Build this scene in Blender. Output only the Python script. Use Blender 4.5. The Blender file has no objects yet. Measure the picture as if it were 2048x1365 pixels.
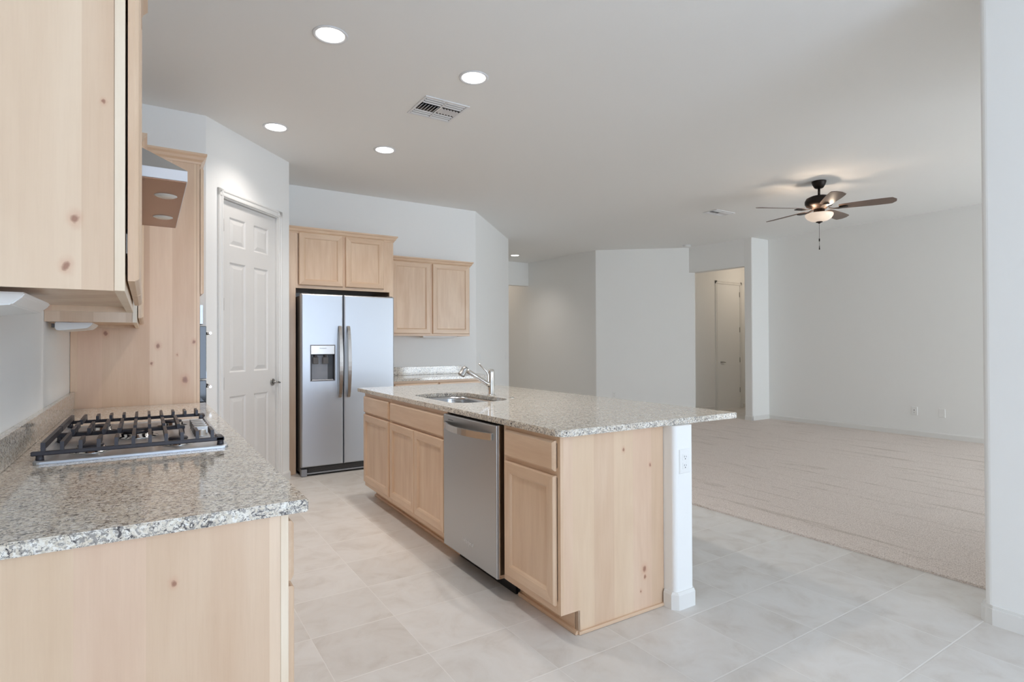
import bpy, bmesh, math, random
from mathutils import Matrix, Vector
random.seed(4)
S = bpy.context.scene
COL = S.collection

# ------------------------------------------------------------------ camera
cam_d = bpy.data.cameras.new('camera'); cam = bpy.data.objects.new('camera', cam_d); COL.objects.link(cam)
R0 = Vector((0.838568541, -0.544781378, -0.00400652446)); U0 = Vector((-0.000500657434, -0.00812477715, 0.999966868)); F0 = Vector((0.54479588, 0.838538752, 0.00708593137))
m = Matrix(((R0.x, U0.x, -F0.x, 0.0), (R0.y, U0.y, -F0.y, 0.0), (R0.z, U0.z, -F0.z, 1.28), (0, 0, 0, 1)))
cam.matrix_world = m
cam_d.sensor_width = 36; cam_d.lens = 1126.12 / 2048 * 36; cam_d.clip_start = 0.03; cam_d.clip_end = 100
S.camera = cam

# ------------------------------------------------------------------ view, world, window light
S.view_settings.view_transform = 'Standard'; S.view_settings.look = 'None'
S.view_settings.gamma = 1.0; S.view_settings.exposure = -0.04; S.view_settings.use_curve_mapping = False
S.cycles.use_denoising = True
S.cycles.max_bounces = 10; S.cycles.diffuse_bounces = 7; S.cycles.glossy_bounces = 5
S.cycles.caustics_reflective = False; S.cycles.caustics_refractive = False
S.cycles.sample_clamp_indirect = 6
W = bpy.data.worlds.new('sky'); S.world = W; W.use_nodes = True
bg = W.node_tree.nodes['Background']; bg.inputs[0].default_value = (0.74, 0.86, 1.0, 1); bg.inputs[1].default_value = 0.8

def area(name, loc, size, rot, power, col):
    l = bpy.data.lights.new(name, 'AREA'); l.shape = 'RECTANGLE'; l.size, l.size_y = size
    l.energy = power; l.color = col
    o = bpy.data.objects.new(name, l); o.location = loc; o.rotation_euler = rot; COL.objects.link(o)
    return o
YR = -3.5           # rear wall, behind the camera
DAY = (0.90, 0.95, 1.0)
area('daylight_nook', (1.85, YR - 0.20, 1.35), (2.7, 2.1), (math.radians(90), 0, 0), 142, (0.65, 0.79, 1.0))
area('daylight_living', (7.42, YR - 0.20, 1.10), (2.6, 2.0), (math.radians(90), 0, 0), 245, (.79, .90, 1.0))
area('daylight_patio', (-0.58, -1.9, 1.25), (2.3, 2.6), (math.radians(90), 0, math.radians(-90)), 14, (1.0, 0.92, 0.80))

CEIL = 3.05
# ------------------------------------------------------------------ materials
def srgb(r, g, b):
    f = lambda c: (c / 255 / 12.92) if c / 255 <= 0.04045 else ((c / 255 + 0.055) / 1.055) ** 2.4
    return (f(r), f(g), f(b), 1)
class NT:
    def __init__(s, name):
        s.m = bpy.data.materials.new(name); s.m.use_nodes = True; s.t = s.m.node_tree
        s.p = s.t.nodes['Principled BSDF']
    def n(s, kind, **kw):
        nd = s.t.nodes.new('ShaderNode' + kind)
        for k, v in kw.items():
            if k.startswith('i_'):
                key = k[2:]; key = int(key) if key.isdigit() else key.replace('_', ' ')
                nd.inputs[key].default_value = v
            else: setattr(nd, k, v)
        return nd
    def l(s, a, b): s.t.links.new(a, b)
    def ramp(s, src, stops):
        r = s.n('ValToRGB'); e = r.color_ramp.elements
        while len(e) > 1: e.remove(e[0])
        e[0].position, e[0].color = stops[0]
        for p, c in stops[1:]:
            q = e.new(p); q.color = c
        s.l(src, r.inputs[0]); return r.outputs[0]
    def mix(s, fac, a, b, mode='MIX'):
        x = s.n('Mix', data_type='RGBA', blend_type=mode)
        for sock, v in ((x.inputs[0], fac), (x.inputs[6], a), (x.inputs[7], b)):
            if hasattr(v, 'is_output'): s.l(v, sock)
            else: sock.default_value = v
        return x.outputs[2]
    def bump(s, h, strength, dist=0.002):
        b = s.n('Bump'); b.inputs['Strength'].default_value = strength; b.inputs['Distance'].default_value = dist
        s.l(h, b.inputs['Height']); s.l(b.outputs[0], s.p.inputs['Normal'])
def plain(name, c, rough=0.5, metal=0.0, spec=None, emit=None, es=0):
    t = NT(name); t.p.inputs['Base Color'].default_value = c; t.p.inputs['Roughness'].default_value = rough
    t.p.inputs['Metallic'].default_value = metal
    if spec is not None: t.p.inputs['Specular IOR Level'].default_value = spec
    if emit: t.p.inputs['Emission Color'].default_value = emit; t.p.inputs['Emission Strength'].default_value = es
    return t.m
def paint(name, c, bump=0.15):
    t = NT(name); t.p.inputs['Base Color'].default_value = c; t.p.inputs['Roughness'].default_value = 0.75
    t.p.inputs['Specular IOR Level'].default_value = 0.25
    g = t.n('NewGeometry'); nz = t.n('TexNoise', i_Scale=70.0, i_Detail=3.0); t.l(g.outputs['Position'], nz.inputs['Vector'])
    t.bump(nz.outputs[0], bump, 0.0015); return t.m
KNOTS = [(-.116, 1.38, 1.53, .022), (-.072, 1.38, 1.769, .010), (-.13, 1.38, 1.437, .020),
         (1.874, 1.93, .788, .020), (2.046, 1.925, .697, .018), (2.004, 1.925, .203, .034), (1.98, 1.925, .102, .016), (2.007, 1.925, .165, .02),
         (.049, 1.41, .772, .016), (-.205, 4.17, 1.36, .034), (.062, 4.17, 1.284, .034), (.028, 4.17, 1.172, .022), (.165, 4.17, 1.226, .016), (.259, 4.17, 1.309, .03), (.209, 4.17, 1.066, .05)]
def wood(name, axis, c0, c1, cd, planks=False, rough=0.38):
    """maple: fine grain stretched along local axis, soft cathedral figure; optional glued strips"""
    t = NT(name)
    tc = t.n('TexCoord'); oi = t.n('ObjectInfo')
    off = t.n('VectorMath', operation='SCALE'); t.l(oi.outputs['Random'], off.inputs[3]); off.inputs[0].default_value = (7.3, 5.1, 3.7)
    add = t.n('VectorMath', operation='ADD'); t.l(tc.outputs['Object'], add.inputs[0]); t.l(off.outputs[0], add.inputs[1])
    def mp(along, across):
        mnode = t.n('Mapping'); sc = [across] * 3; sc['xyz'.index(axis)] = along
        mnode.inputs['Scale'].default_value = sc; t.l(add.outputs[0], mnode.inputs['Vector']); return mnode.outputs[0]
    a = t.n('TexNoise', i_Scale=1.0, i_Detail=4.0, i_Roughness=0.6); t.l(mp(2.2, 26), a.inputs['Vector'])
    b = t.n('TexNoise', i_Scale=1.0, i_Detail=2.0, i_Distortion=1.2); t.l(mp(1.1, 5.0), b.inputs['Vector'])
    c = t.n('TexNoise', i_Scale=1.0, i_Detail=5.0, i_Roughness=0.7); t.l(mp(9, 260), c.inputs['Vector'])
    base = t.mix(t.ramp(b.outputs[0], [(.35, (0, 0, 0, 1)), (.65, (1, 1, 1, 1))]), c0, c1)
    fa = t.ramp(a.outputs[0], [(0.42, (0, 0, 0, 1)), (0.70, (1, 1, 1, 1))])
    m1 = t.n('Math', operation='MULTIPLY'); t.l(fa, m1.inputs[0]); m1.inputs[1].default_value = 0.28
    col = t.mix(m1.outputs[0], base, cd)
    fc = t.ramp(c.outputs[0], [(0.45, (0, 0, 0, 1)), (0.75, (1, 1, 1, 1))])
    m2 = t.n('Math', operation='MULTIPLY'); t.l(fc, m2.inputs[0]); m2.inputs[1].default_value = 0.14
    col = t.mix(m2.outputs[0], col, cd)
    if planks:
        sp = t.n('SeparateXYZ'); t.l(add.outputs[0], sp.inputs[0])
        s1 = t.n('Math', operation='ADD'); t.l(sp.outputs[0], s1.inputs[0]); t.l(sp.outputs[1], s1.inputs[1])
        s2 = t.n('Math', operation='MULTIPLY'); t.l(s1.outputs[0], s2.inputs[0]); s2.inputs[1].default_value = 8.3
        fl = t.n('Math', operation='FLOOR'); t.l(s2.outputs[0], fl.inputs[0])
        wn = t.n('TexWhiteNoise', noise_dimensions='1D'); t.l(fl.outputs[0], wn.inputs['W'])
        col = t.mix(0.30, col, t.ramp(wn.outputs[0], [(0.0, (0.55, 0.36, 0.25, 1)), (0.35, (0.78, 0.62, 0.44, 1)), (0.7, (0.92, 0.78, 0.62, 1)), (1.0, (0.70, 0.46, 0.36, 1))]))
        # dark pin knots with a soft halo, each where it sits in the veneer
        gp = t.n('NewGeometry'); ms = t.n('Mapping'); ms.inputs['Scale'].default_value = (1, 1, .72); t.l(gp.outputs['Position'], ms.inputs['Vector'])
        nzk = t.n('TexNoise', i_Scale=60.0); t.l(gp.outputs['Position'], nzk.inputs['Vector'])
        jv = t.n('VectorMath', operation='MULTIPLY_ADD'); t.l(nzk.outputs['Color'], jv.inputs[0]); jv.inputs[1].default_value = (.010, .010, .010); t.l(ms.outputs[0], jv.inputs[2])
        acc = None
        for (kx, ky, kz, kr) in KNOTS:
            dn = t.n('VectorMath', operation='DISTANCE'); t.l(jv.outputs[0], dn.inputs[0]); dn.inputs[1].default_value = (kx + .005, ky + .005, kz * .72 + .005)
            mr = t.n('MapRange', interpolation_type='SMOOTHERSTEP'); t.l(dn.outputs['Value'], mr.inputs[0]); mr.inputs[1].default_value = 0; mr.inputs[2].default_value = kr; mr.inputs[3].default_value = 1; mr.inputs[4].default_value = 0
            if acc is None: acc = mr.outputs[0]
            else: mx = t.n('Math', operation='MAXIMUM'); t.l(acc, mx.inputs[0]); t.l(mr.outputs[0], mx.inputs[1]); acc = mx.outputs[0]
        halo = t.n('Math', operation='MULTIPLY'); t.l(acc, halo.inputs[0]); halo.inputs[1].default_value = .45
        col = t.mix(halo.outputs[0], col, srgb(196, 140, 110))
        core = t.ramp(acc, [(0.74, (0, 0, 0, 1)), (0.97, (.7, .7, .7, 1))])
        col = t.mix(core, col, srgb(132, 80, 58))
    t.l(col, t.p.inputs['Base Color']); t.p.inputs['Roughness'].default_value = rough
    t.p.inputs['Coat Weight'].default_value = 0.25; t.p.inputs['Coat Roughness'].default_value = 0.25
    t.bump(c.outputs[0], 0.05, 0.0005)
    return t.m
WA, WB, WD = srgb(225, 198, 170), srgb(215, 184, 154), srgb(188, 148, 114)
M = {}
M['wall'] = paint('wall_paint', srgb(239, 239, 237))
M['ceil'] = paint('ceiling_paint', srgb(239, 239, 237), 0.25)
M['trim'] = plain('trim_paint', srgb(230, 229, 226), 0.35)
M['door'] = plain('door_paint', srgb(222, 220, 217), 0.4)
for ax in 'xyz':
    M['w' + ax] = wood('maple_' + ax, ax, WA, WB, WD)
M['panel'] = wood('maple_veneer', 'z', WA, WB, WD, planks=True)
M['edge'] = wood('maple_edge', 'z', srgb(238, 222, 200), srgb(232, 212, 186), srgb(210, 180, 150))  # same maple made paler: window light on the face frames put into the colour
M['woodin'] = plain('cabinet_inside', srgb(190, 120, 60), 0.7)

t = NT('speckled_granite')
tc = t.n('NewGeometry')
v = t.n('TexVoronoi', i_Scale=150.0); t.l(tc.outputs['Position'], v.inputs['Vector'])
n1 = t.n('TexNoise', i_Scale=105.0, i_Detail=4.0, i_Roughness=0.65, i_Distortion=1.0); t.l(tc.outputs['Position'], n1.inputs['Vector'])
n2 = t.n('TexNoise', i_Scale=62.0, i_Detail=4.0, i_Roughness=0.65, i_Distortion=1.6); t.l(tc.outputs['Position'], n2.inputs['Vector'])
n3 = t.n('TexNoise', i_Scale=190.0, i_Detail=2.0); t.l(tc.outputs['Position'], n3.inputs['Vector'])
n4 = t.n('TexNoise', i_Scale=22.0, i_Detail=2.0); t.l(tc.outputs['Position'], n4.inputs['Vector'])
sc_ = t.n('SeparateColor'); t.l(v.outputs['Color'], sc_.inputs[0])
base = t.ramp(sc_.outputs[0], [(0.0, srgb(206, 196, 180)), (0.35, srgb(224, 216, 202)), (0.7, srgb(234, 229, 219)), (1.0, srgb(241, 238, 232))])
f0 = t.ramp(n4.outputs[0], [(0.45, (0, 0, 0, 1)), (0.65, (.35, .35, .35, 1))])
base = t.mix(f0, base, srgb(206, 190, 168))
f1 = t.ramp(n1.outputs[0], [(0.51, (0, 0, 0, 1)), (0.58, (.95, .95, .95, 1))])
base = t.mix(f1, base, srgb(150, 145, 140))
f2 = t.ramp(n2.outputs[0], [(0.575, (0, 0, 0, 1)), (0.62, (1, 1, 1, 1))])
base = t.mix(f2, base, srgb(88, 84, 84))
f3 = t.ramp(n3.outputs[0], [(0.67, (0, 0, 0, 1)), (0.71, (1, 1, 1, 1))])
base = t.mix(f3, base, srgb(70, 66, 68))
t.l(base, t.p.inputs['Base Color']); t.p.inputs['Roughness'].default_value = 0.08; t.p.inputs['Specular IOR Level'].default_value = 0.5
M['granite'] = t.m

t = NT('ceramic_tile')           # square porcelain tiles laid on a straight grid
g = t.n('NewGeometry'); sp = t.n('SeparateXYZ'); t.l(g.outputs['Position'], sp.inputs[0])
PX, PY, X0, Y0 = 0.3811, 0.3868, 0.604, 1.0
def cell(sock, o, p):
    a = t.n('Math', operation='SUBTRACT'); t.l(sock, a.inputs[0]); a.inputs[1].default_value = o - 50 * p
    b = t.n('Math', operation='DIVIDE'); t.l(a.outputs[0], b.inputs[0]); b.inputs[1].default_value = p
    f = t.n('Math', operation='FRACT'); t.l(b.outputs[0], f.inputs[0]); fl = t.n('Math', operation='FLOOR'); t.l(b.outputs[0], fl.inputs[0])
    pg = t.n('Math', operation='PINGPONG'); t.l(b.outputs[0], pg.inputs[0]); pg.inputs[1].default_value = 0.5
    ml = t.n('Math', operation='MULTIPLY'); t.l(pg.outputs[0], ml.inputs[0]); ml.inputs[1].default_value = p
    return ml.outputs[0], fl.outputs[0]
dx, ix = cell(sp.outputs[0], X0, PX); dy, iy = cell(sp.outputs[1], Y0, PY)
mn = t.n('Math', operation='MINIMUM'); dxs = t.n('Math', operation='MULTIPLY'); t.l(dx, dxs.inputs[0]); dxs.inputs[1].default_value = 1.8; t.l(dxs.outputs[0], mn.inputs[0]); t.l(dy, mn.inputs[1])
grout = t.n('MapRange'); grout.inputs[1].default_value = 0.0022; grout.inputs[2].default_value = 0.0034; grout.inputs[3].default_value = 1; grout.inputs[4].default_value = 0
t.l(mn.outputs[0], grout.inputs[0])
cmb = t.n('CombineXYZ'); t.l(ix, cmb.inputs[0]); t.l(iy, cmb.inputs[1])
wn = t.n('TexWhiteNoise', noise_dimensions='3D'); t.l(cmb.outputs[0], wn.inputs['Vector'])
sh = t.n('VectorMath', operation='SCALE'); t.l(wn.outputs['Color'], sh.inputs[0]); sh.inputs[3].default_value = 9.0
ad = t.n('VectorMath', operation='ADD'); t.l(g.outputs['Position'], ad.inputs[0]); t.l(sh.outputs[0], ad.inputs[1])
na = t.n('TexNoise', i_Scale=5.5, i_Detail=6.0, i_Roughness=0.6, i_Distortion=0.6); t.l(ad.outputs[0], na.inputs['Vector'])
colr = t.ramp(na.outputs[0], [(0.30, srgb(207, 201, 194)), (0.48, srgb(219, 215, 210)), (0.62, srgb(223, 220, 216)), (0.8, srgb(213, 208, 202))])
tone = t.ramp(wn.outputs['Value'], [(0, (0.93, 0.92, 0.91, 1)), (1, (1, 1, 1, 1))])
colr = t.mix(1.0, colr, tone, 'MULTIPLY')
colr = t.mix(grout.outputs[0], colr, srgb(230, 227, 222))
t.l(colr, t.p.inputs['Base Color']); t.p.inputs['Roughness'].default_value = 0.42
inv = t.n('Math', operation='SUBTRACT'); inv.inputs[0].default_value = 1; t.l(grout.outputs[0], inv.inputs[1]); t.bump(inv.outputs[0], 0.5, 0.001)
M['tile'] = t.m

t = NT('cut_pile_carpet')
g = t.n('NewGeometry')
a = t.n('TexNoise', i_Scale=150.0, i_Detail=3.0, i_Roughness=0.75); t.l(g.outputs['Position'], a.inputs['Vector'])
mp_ = t.n('Mapping'); mp_.inputs['Scale'].default_value = (11.0, 1.1, 1); t.l(g.outputs['Position'], mp_.inputs['Vector'])
b = t.n('TexNoise', i_Scale=1.0, i_Detail=4.0, i_Roughness=0.65, i_Distortion=0.5); t.l(mp_.outputs[0], b.inputs['Vector'])
c = t.n('TexNoise', i_Scale=60.0, i_Detail=3.0); t.l(g.outputs['Position'], c.inputs['Vector'])
col = t.ramp(a.outputs[0], [(0.32, srgb(178, 162, 150)), (0.5, srgb(228, 215, 206)), (0.66, srgb(246, 236, 228))])
streak = t.ramp(b.outputs[0], [(0.34, (0.80, 0.78, 0.75, 1)), (0.44, (1, 1, 1, 1))])
col = t.mix(1.0, col, streak, 'MULTIPLY')
t.l(col, t.p.inputs['Base Color']); t.p.inputs['Roughness'].default_value = 1.0; t.p.inputs['Specular IOR Level'].default_value = 0.0
t.p.inputs['Sheen Weight'].default_value = 0.15
t.bump(a.outputs[0], 0.8, 0.006)
M['carpet'] = t.m

def steel(name, c, rough, axis=None, bump=0.0):
    t = NT(name); t.p.inputs['Base Color'].default_value = c; t.p.inputs['Metallic'].default_value = 1.0
    if axis:
        g = t.n('NewGeometry'); mpn = t.n('Mapping'); s = [900.0] * 3
        for k in axis: s['xyz'.index(k)] = 3.0
        mpn.inputs['Scale'].default_value = s; t.l(g.outputs['Position'], mpn.inputs['Vector'])
        n = t.n('TexNoise', i_Scale=1.0, i_Detail=2.0); t.l(mpn.outputs[0], n.inputs['Vector'])
        mr = t.n('MapRange'); t.l(n.outputs[0], mr.inputs[0]); mr.inputs[3].default_value = rough - 0.04; mr.inputs[4].default_value = rough + 0.05
        t.l(mr.outputs[0], t.p.inputs['Roughness'])
    else: t.p.inputs['Roughness'].default_value = rough
    return t.m
M['steel'] = steel('brushed_steel', srgb(196, 200, 206), 0.40, 'x')
M['steel_dw'] = steel('brushed_steel_dark', srgb(182, 184, 186), 0.36, 'y')
M['handle'] = steel('satin_handle', srgb(200, 195, 190), 0.25)
M['chrome'] = steel('chrome', srgb(225, 222, 218), 0.10)
M['nickel'] = steel('satin_nickel', srgb(170, 168, 165), 0.30)
M['sinksteel'] = steel('sink_steel', srgb(195, 196, 198), 0.22)
M['black'] = plain('black_plastic', srgb(20, 20, 22), 0.4)
M['darkgrey'] = plain('dark_grey_paint', srgb(88, 84, 82), 0.5)
M['greyplastic'] = plain('grey_plastic', srgb(140, 142, 148), 0.4)
M['iron'] = plain('cast_iron', srgb(62, 60, 66), 0.42, 0.2)
M['glassblack'] = plain('black_glass', srgb(14, 15, 18), 0.06)
M['white'] = plain('white_plastic', srgb(235, 235, 233), 0.35)
M['whitemetal'] = plain('white_enamel', srgb(228, 229, 231), 0.35)
M['bronze'] = plain('oiled_bronze', srgb(34, 26, 22), 0.45, 0.6)
M['blade'] = plain('blade_walnut', srgb(112, 94, 84), 0.40)
M['lampglass'] = plain('frosted_bowl_glass', srgb(240, 220, 200), 0.4, emit=(1.0, 0.82, 0.68, 1), es=0.42)
M['lens'] = plain('lit_lens', (1, 1, 1, 1), 0.4, emit=(1.0, 0.97, 0.92, 1), es=7.0)
M['hoodgrey'] = plain('hood_steel', srgb(178, 177, 174), 0.5, 0.5)
M['hoodface'] = plain('hood_white_face', srgb(222, 226, 232), 0.35)
M['hoodunder'] = steel('hood_underside', srgb(150, 118, 100), 0.30)
M['hoodlamp'] = plain('hood_lamp_glass', srgb(225, 222, 215), 0.25)
M['logo'] = plain('logo_silver', srgb(225, 225, 225), 0.35)
M['logodark'] = plain('logo_grey', srgb(70, 72, 76), 0.4)

# ------------------------------------------------------------------ mesh building
WM = {}          # world matrix of each empty
class MB:
    def __init__(s, frame=None): s.bm = bmesh.new(); s.F = frame or Matrix.Identity(4); s.mi = 0
    def face(s, pts, mi=None):
        vs = [s.bm.verts.new(p) for p in pts]
        try: f = s.bm.faces.new(vs)
        except ValueError: return None
        f.material_index = s.mi if mi is None else mi; return f
    def box(s, x0, x1, y0, y1, z0, z1, bev=0.0, seg=2, mi=None):
        if x1 < x0: x0, x1 = x1, x0
        if y1 < y0: y0, y1 = y1, y0
        if z1 < z0: z0, z1 = z1, z0
        b = bmesh.new(); bmesh.ops.create_cube(b, size=1)
        for v in b.verts: v.co = Vector(((x0 + x1) / 2 + v.co.x * (x1 - x0), (y0 + y1) / 2 + v.co.y * (y1 - y0), (z0 + z1) / 2 + v.co.z * (z1 - z0)))
        if bev: bmesh.ops.bevel(b, geom=b.edges[:], offset=bev, segments=seg, affect='EDGES', profile=0.5)
        s.merge(b, mi); return s
    def merge(s, b, mi=None, M4=None):
        b.verts.index_update(); vs = [s.bm.verts.new((M4 @ v.co) if M4 else v.co) for v in b.verts]
        for f in b.faces:
            try: nf = s.bm.faces.new([vs[v.index] for v in f.verts])
            except ValueError: continue
            nf.material_index = s.mi if mi is None else mi; nf.smooth = f.smooth
        b.free()
    def prism(s, poly, z0, z1, bev=0.0, mi=None, smooth=False):
        b = bmesh.new(); n = len(poly)
        lo = [b.verts.new((x, y, z0)) for x, y in poly]; hi = [b.verts.new((x, y, z1)) for x, y in poly]
        b.faces.new(lo[::-1]); b.faces.new(hi)
        for i in range(n):
            f = b.faces.new((lo[i], lo[(i + 1) % n], hi[(i + 1) % n], hi[i])); f.smooth = smooth
        bmesh.ops.recalc_face_normals(b, faces=b.faces[:])
        if bev: bmesh.ops.bevel(b, geom=[e for e in b.edges if abs(e.verts[0].co.z - e.verts[1].co.z) < 1e-6], offset=bev, segments=2, affect='EDGES')
        s.merge(b, mi); return s
    def extr(s, prof, a, b_, up=(0, 0, 1), mi=None):
        """extrude a profile [(out, up)] along a->b; out = (b-a) x up"""
        a = Vector(a); b_ = Vector(b_); d = (b_ - a).normalized(); u = Vector(up); o = d.cross(u)
        P = [a + o * p + u * q for p, q in prof]; Q = [b_ + o * p + u * q for p, q in prof]
        b = bmesh.new(); pv = [b.verts.new(p) for p in P]; qv = [b.verts.new(p) for p in Q]; n = len(P)
        b.faces.new(pv); b.faces.new(qv[::-1])
        for i in range(n): b.faces.new((pv[i], qv[i], qv[(i + 1) % n], pv[(i + 1) % n]))
        bmesh.ops.recalc_face_normals(b, faces=b.faces[:]); s.merge(b, mi); return s
    def lathe(s, prof, c, axis='z', n=32, mi=None, smooth=True, M4=None, cap=True):
        b = bmesh.new(); rings = []
        for r, z in prof:
            if r < 1e-6: rings.append([b.verts.new((0, 0, z))])
            else: rings.append([b.verts.new((r * math.cos(2 * math.pi * i / n), r * math.sin(2 * math.pi * i / n), z)) for i in range(n)])
        for A, B in zip(rings, rings[1:]):
            for i in range(n):
                j = (i + 1) % n
                if len(A) == 1 and len(B) == 1: continue
                if len(A) == 1: f = b.faces.new((A[0], B[i], B[j]))
                elif len(B) == 1: f = b.faces.new((A[i], B[0], A[j]))
                else: f = b.faces.new((A[i], B[i], B[j], A[j]))
                f.smooth = smooth
        for R_ in ((rings[0], rings[-1]) if cap else ()):
            if len(R_) > 1: b.faces.new(R_)
        bmesh.ops.recalc_face_normals(b, faces=b.faces[:])
        T = Matrix.Translation(c)
        if axis == 'x': T = T @ Matrix.Rotation(math.pi / 2, 4, 'Y')
        if axis == 'y': T = T @ Matrix.Rotation(-math.pi / 2, 4, 'X')
        if M4: T = T @ M4
        s.merge(b, mi, T); return s
    def sweep(s, prof, pts, z):
        """mitred moulding: profile [(out, up)] along a plan polyline, out to the right of travel"""
        P = [Vector(p) for p in pts]; D = [(b - a).normalized() for a, b in zip(P, P[1:])]; N = [Vector((d.y, -d.x)) for d in D]
        b = bmesh.new(); rings = []
        for i, p in enumerate(P):
            if i == 0: n_ = N[0]
            elif i == len(P) - 1: n_ = N[-1]
            else: n_ = (N[i - 1] + N[i]) / (1 + N[i - 1].dot(N[i]))
            rings.append([b.verts.new((p.x + n_.x * o, p.y + n_.y * o, z + u)) for o, u in prof])
        k = len(prof)
        for A, B in zip(rings, rings[1:]):
            for i in range(k): b.faces.new((A[i], B[i], B[(i + 1) % k], A[(i + 1) % k]))
        b.faces.new(rings[0]); b.faces.new(rings[-1][::-1]); bmesh.ops.recalc_face_normals(b, faces=b.faces[:]); s.merge(b); return s
    def tube(s, pts, r, n=12, mi=None, flat=None):
        """swept tube; r number or list; flat = (rw, rh) elliptical"""
        pts = [Vector(p) for p in pts]; b = bmesh.new(); rings = []; up = Vector((0, 0, 1))
        for i, p in enumerate(pts):
            d = (pts[min(i + 1, len(pts) - 1)] - pts[max(i - 1, 0)]).normalized()
            sd = d.cross(up)
            if sd.length < 1e-3: sd = d.cross(Vector((1, 0, 0)))
            sd.normalize(); u2 = sd.cross(d).normalized()
            rr = r[i] if isinstance(r, (list, tuple)) else r
            rings.append([b.verts.new(p + sd * math.cos(2 * math.pi * k / n) * rr * (flat[0] if flat else 1) + u2 * math.sin(2 * math.pi * k / n) * rr * (flat[1] if flat else 1)) for k in range(n)])
        for A, B in zip(rings, rings[1:]):
            for k in range(n):
                f = b.faces.new((A[k], B[k], B[(k + 1) % n], A[(k + 1) % n])); f.smooth = True
        b.faces.new(rings[0]); b.faces.new(rings[-1]); bmesh.ops.recalc_face_normals(b, faces=b.faces[:])
        s.merge(b, mi); return s
    def nest(s, T, w, h, loops, mi_v=0, mi_h=0, mi_c=0, ox=0, oz=0, cap=True, back=True):
        """concentric rectangular loops [(inset, height)] on the plane of T (a right, b up, c out)"""
        rings = []
        for ins, d in loops:
            rings.append([T @ Vector(p) for p in ((ox + ins, oz + ins, d), (ox + w - ins, oz + ins, d), (ox + w - ins, oz + h - ins, d), (ox + ins, oz + h - ins, d))])
        b = bmesh.new(); RV = [[b.verts.new(p) for p in r] for r in rings]
        for A, B in zip(RV, RV[1:]):
            for i in range(4):
                f = b.faces.new((A[i], A[(i + 1) % 4], B[(i + 1) % 4], B[i])); f.material_index = mi_h if i in (0, 2) else mi_v
        if cap: f = b.faces.new(RV[-1]); f.material_index = mi_c
        if back: f = b.faces.new(RV[0][::-1]); f.material_index = mi_v
        b.verts.index_update(); vs = [s.bm.verts.new(v.co) for v in b.verts]
        for f in b.faces:
            nf = s.bm.faces.new([vs[v.index] for v in f.verts]); nf.material_index = f.material_index
        b.free(); return s
    def build(s, name, mats, parent=None):
        if not isinstance(mats, (list, tuple)): mats = [mats]
        me = bpy.data.meshes.new(name)
        if parent is not None: T = WM[parent.name].inverted() @ s.F
        else: T = s.F
        s.bm.transform(T); s.bm.normal_update(); s.bm.to_mesh(me); s.bm.free()
        for mt in mats: me.materials.append(M[mt] if isinstance(mt, str) else mt)
        o = bpy.data.objects.new(name, me); COL.objects.link(o)
        if parent is not None:
            if parent.name in NEST: o.parent = parent
            else: o.parent = parent
            WM[o.name] = WM[parent.name].copy()
        else: WM[o.name] = Matrix.Identity(4)
        return o
NEST = {}
def thing(name, label, cat, loc, rot=0.0, group=None):
    o = bpy.data.objects.new(name, None); COL.objects.link(o); o.empty_display_size = 0.1
    o.location = loc; o.rotation_euler = (0, 0, rot); o['label'] = label; o['category'] = cat
    if group: o['group'] = group
    WM[o.name] = Matrix.Translation(loc) @ Matrix.Rotation(rot, 4, 'Z')
    return o
def tag(o, label, cat, group=None, kind=None):
    o['label'] = label; o['category'] = cat
    if group: o['group'] = group
    if kind: o['kind'] = kind
    return o
def struct(o): o['kind'] = 'structure'; return o
def text(name, body, size, T, mat, parent, depth=0.0006, sub=None):
    cu = bpy.data.curves.new(name, 'FONT'); cu.body = body; cu.size = size; cu.extrude = depth; cu.align_x = 'CENTER'; cu.align_y = 'CENTER'
    tmp = bpy.data.objects.new(name + '_tmp', cu); COL.objects.link(tmp)
    dg = bpy.context.evaluated_depsgraph_get(); me = bpy.data.meshes.new_from_object(tmp.evaluated_get(dg))
    bpy.data.objects.remove(tmp); me.transform(WM[parent.name].inverted() @ T); me.materials.clear(); me.materials.append(M[mat])
    o = bpy.data.objects.new(name, me); COL.objects.link(o); o.parent = parent; WM[o.name] = WM[parent.name].copy()
    return o
def basis(o, a, c):
    """matrix with a = right, z up, c = outward"""
    a = Vector(a).normalized(); c = Vector(c).normalized()
    return Matrix(((a.x, 0, c.x, o[0]), (a.y, 0, c.y, o[1]), (a.z, 1, c.z, o[2]), (0, 0, 0, 1)))
DOORL = [(0, 0), (0, .012), (.004, .018), (.007, .020), (.050, .020), (.052, .018), (.056, .0175), (.062, .010), (.064, .009)]
RAISE = DOORL
SLABL = [(0, 0), (0, .011), (.005, .016), (.010, .020), (.012, .020)]
def cab_door(name, T, w, h, parent, horiz='wy', F=None):
    mb = MB(F); mb.nest(T, w, h, DOORL, 0, 1, 0); return mb.build(name, ['wz', horiz], parent)
def cab_slab(name, T, w, h, parent, horiz='wy', F=None):
    mb = MB(F); mb.nest(T, w, h, SLABL, 0, 0, 0); return mb.build(name, [horiz], parent)

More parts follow.
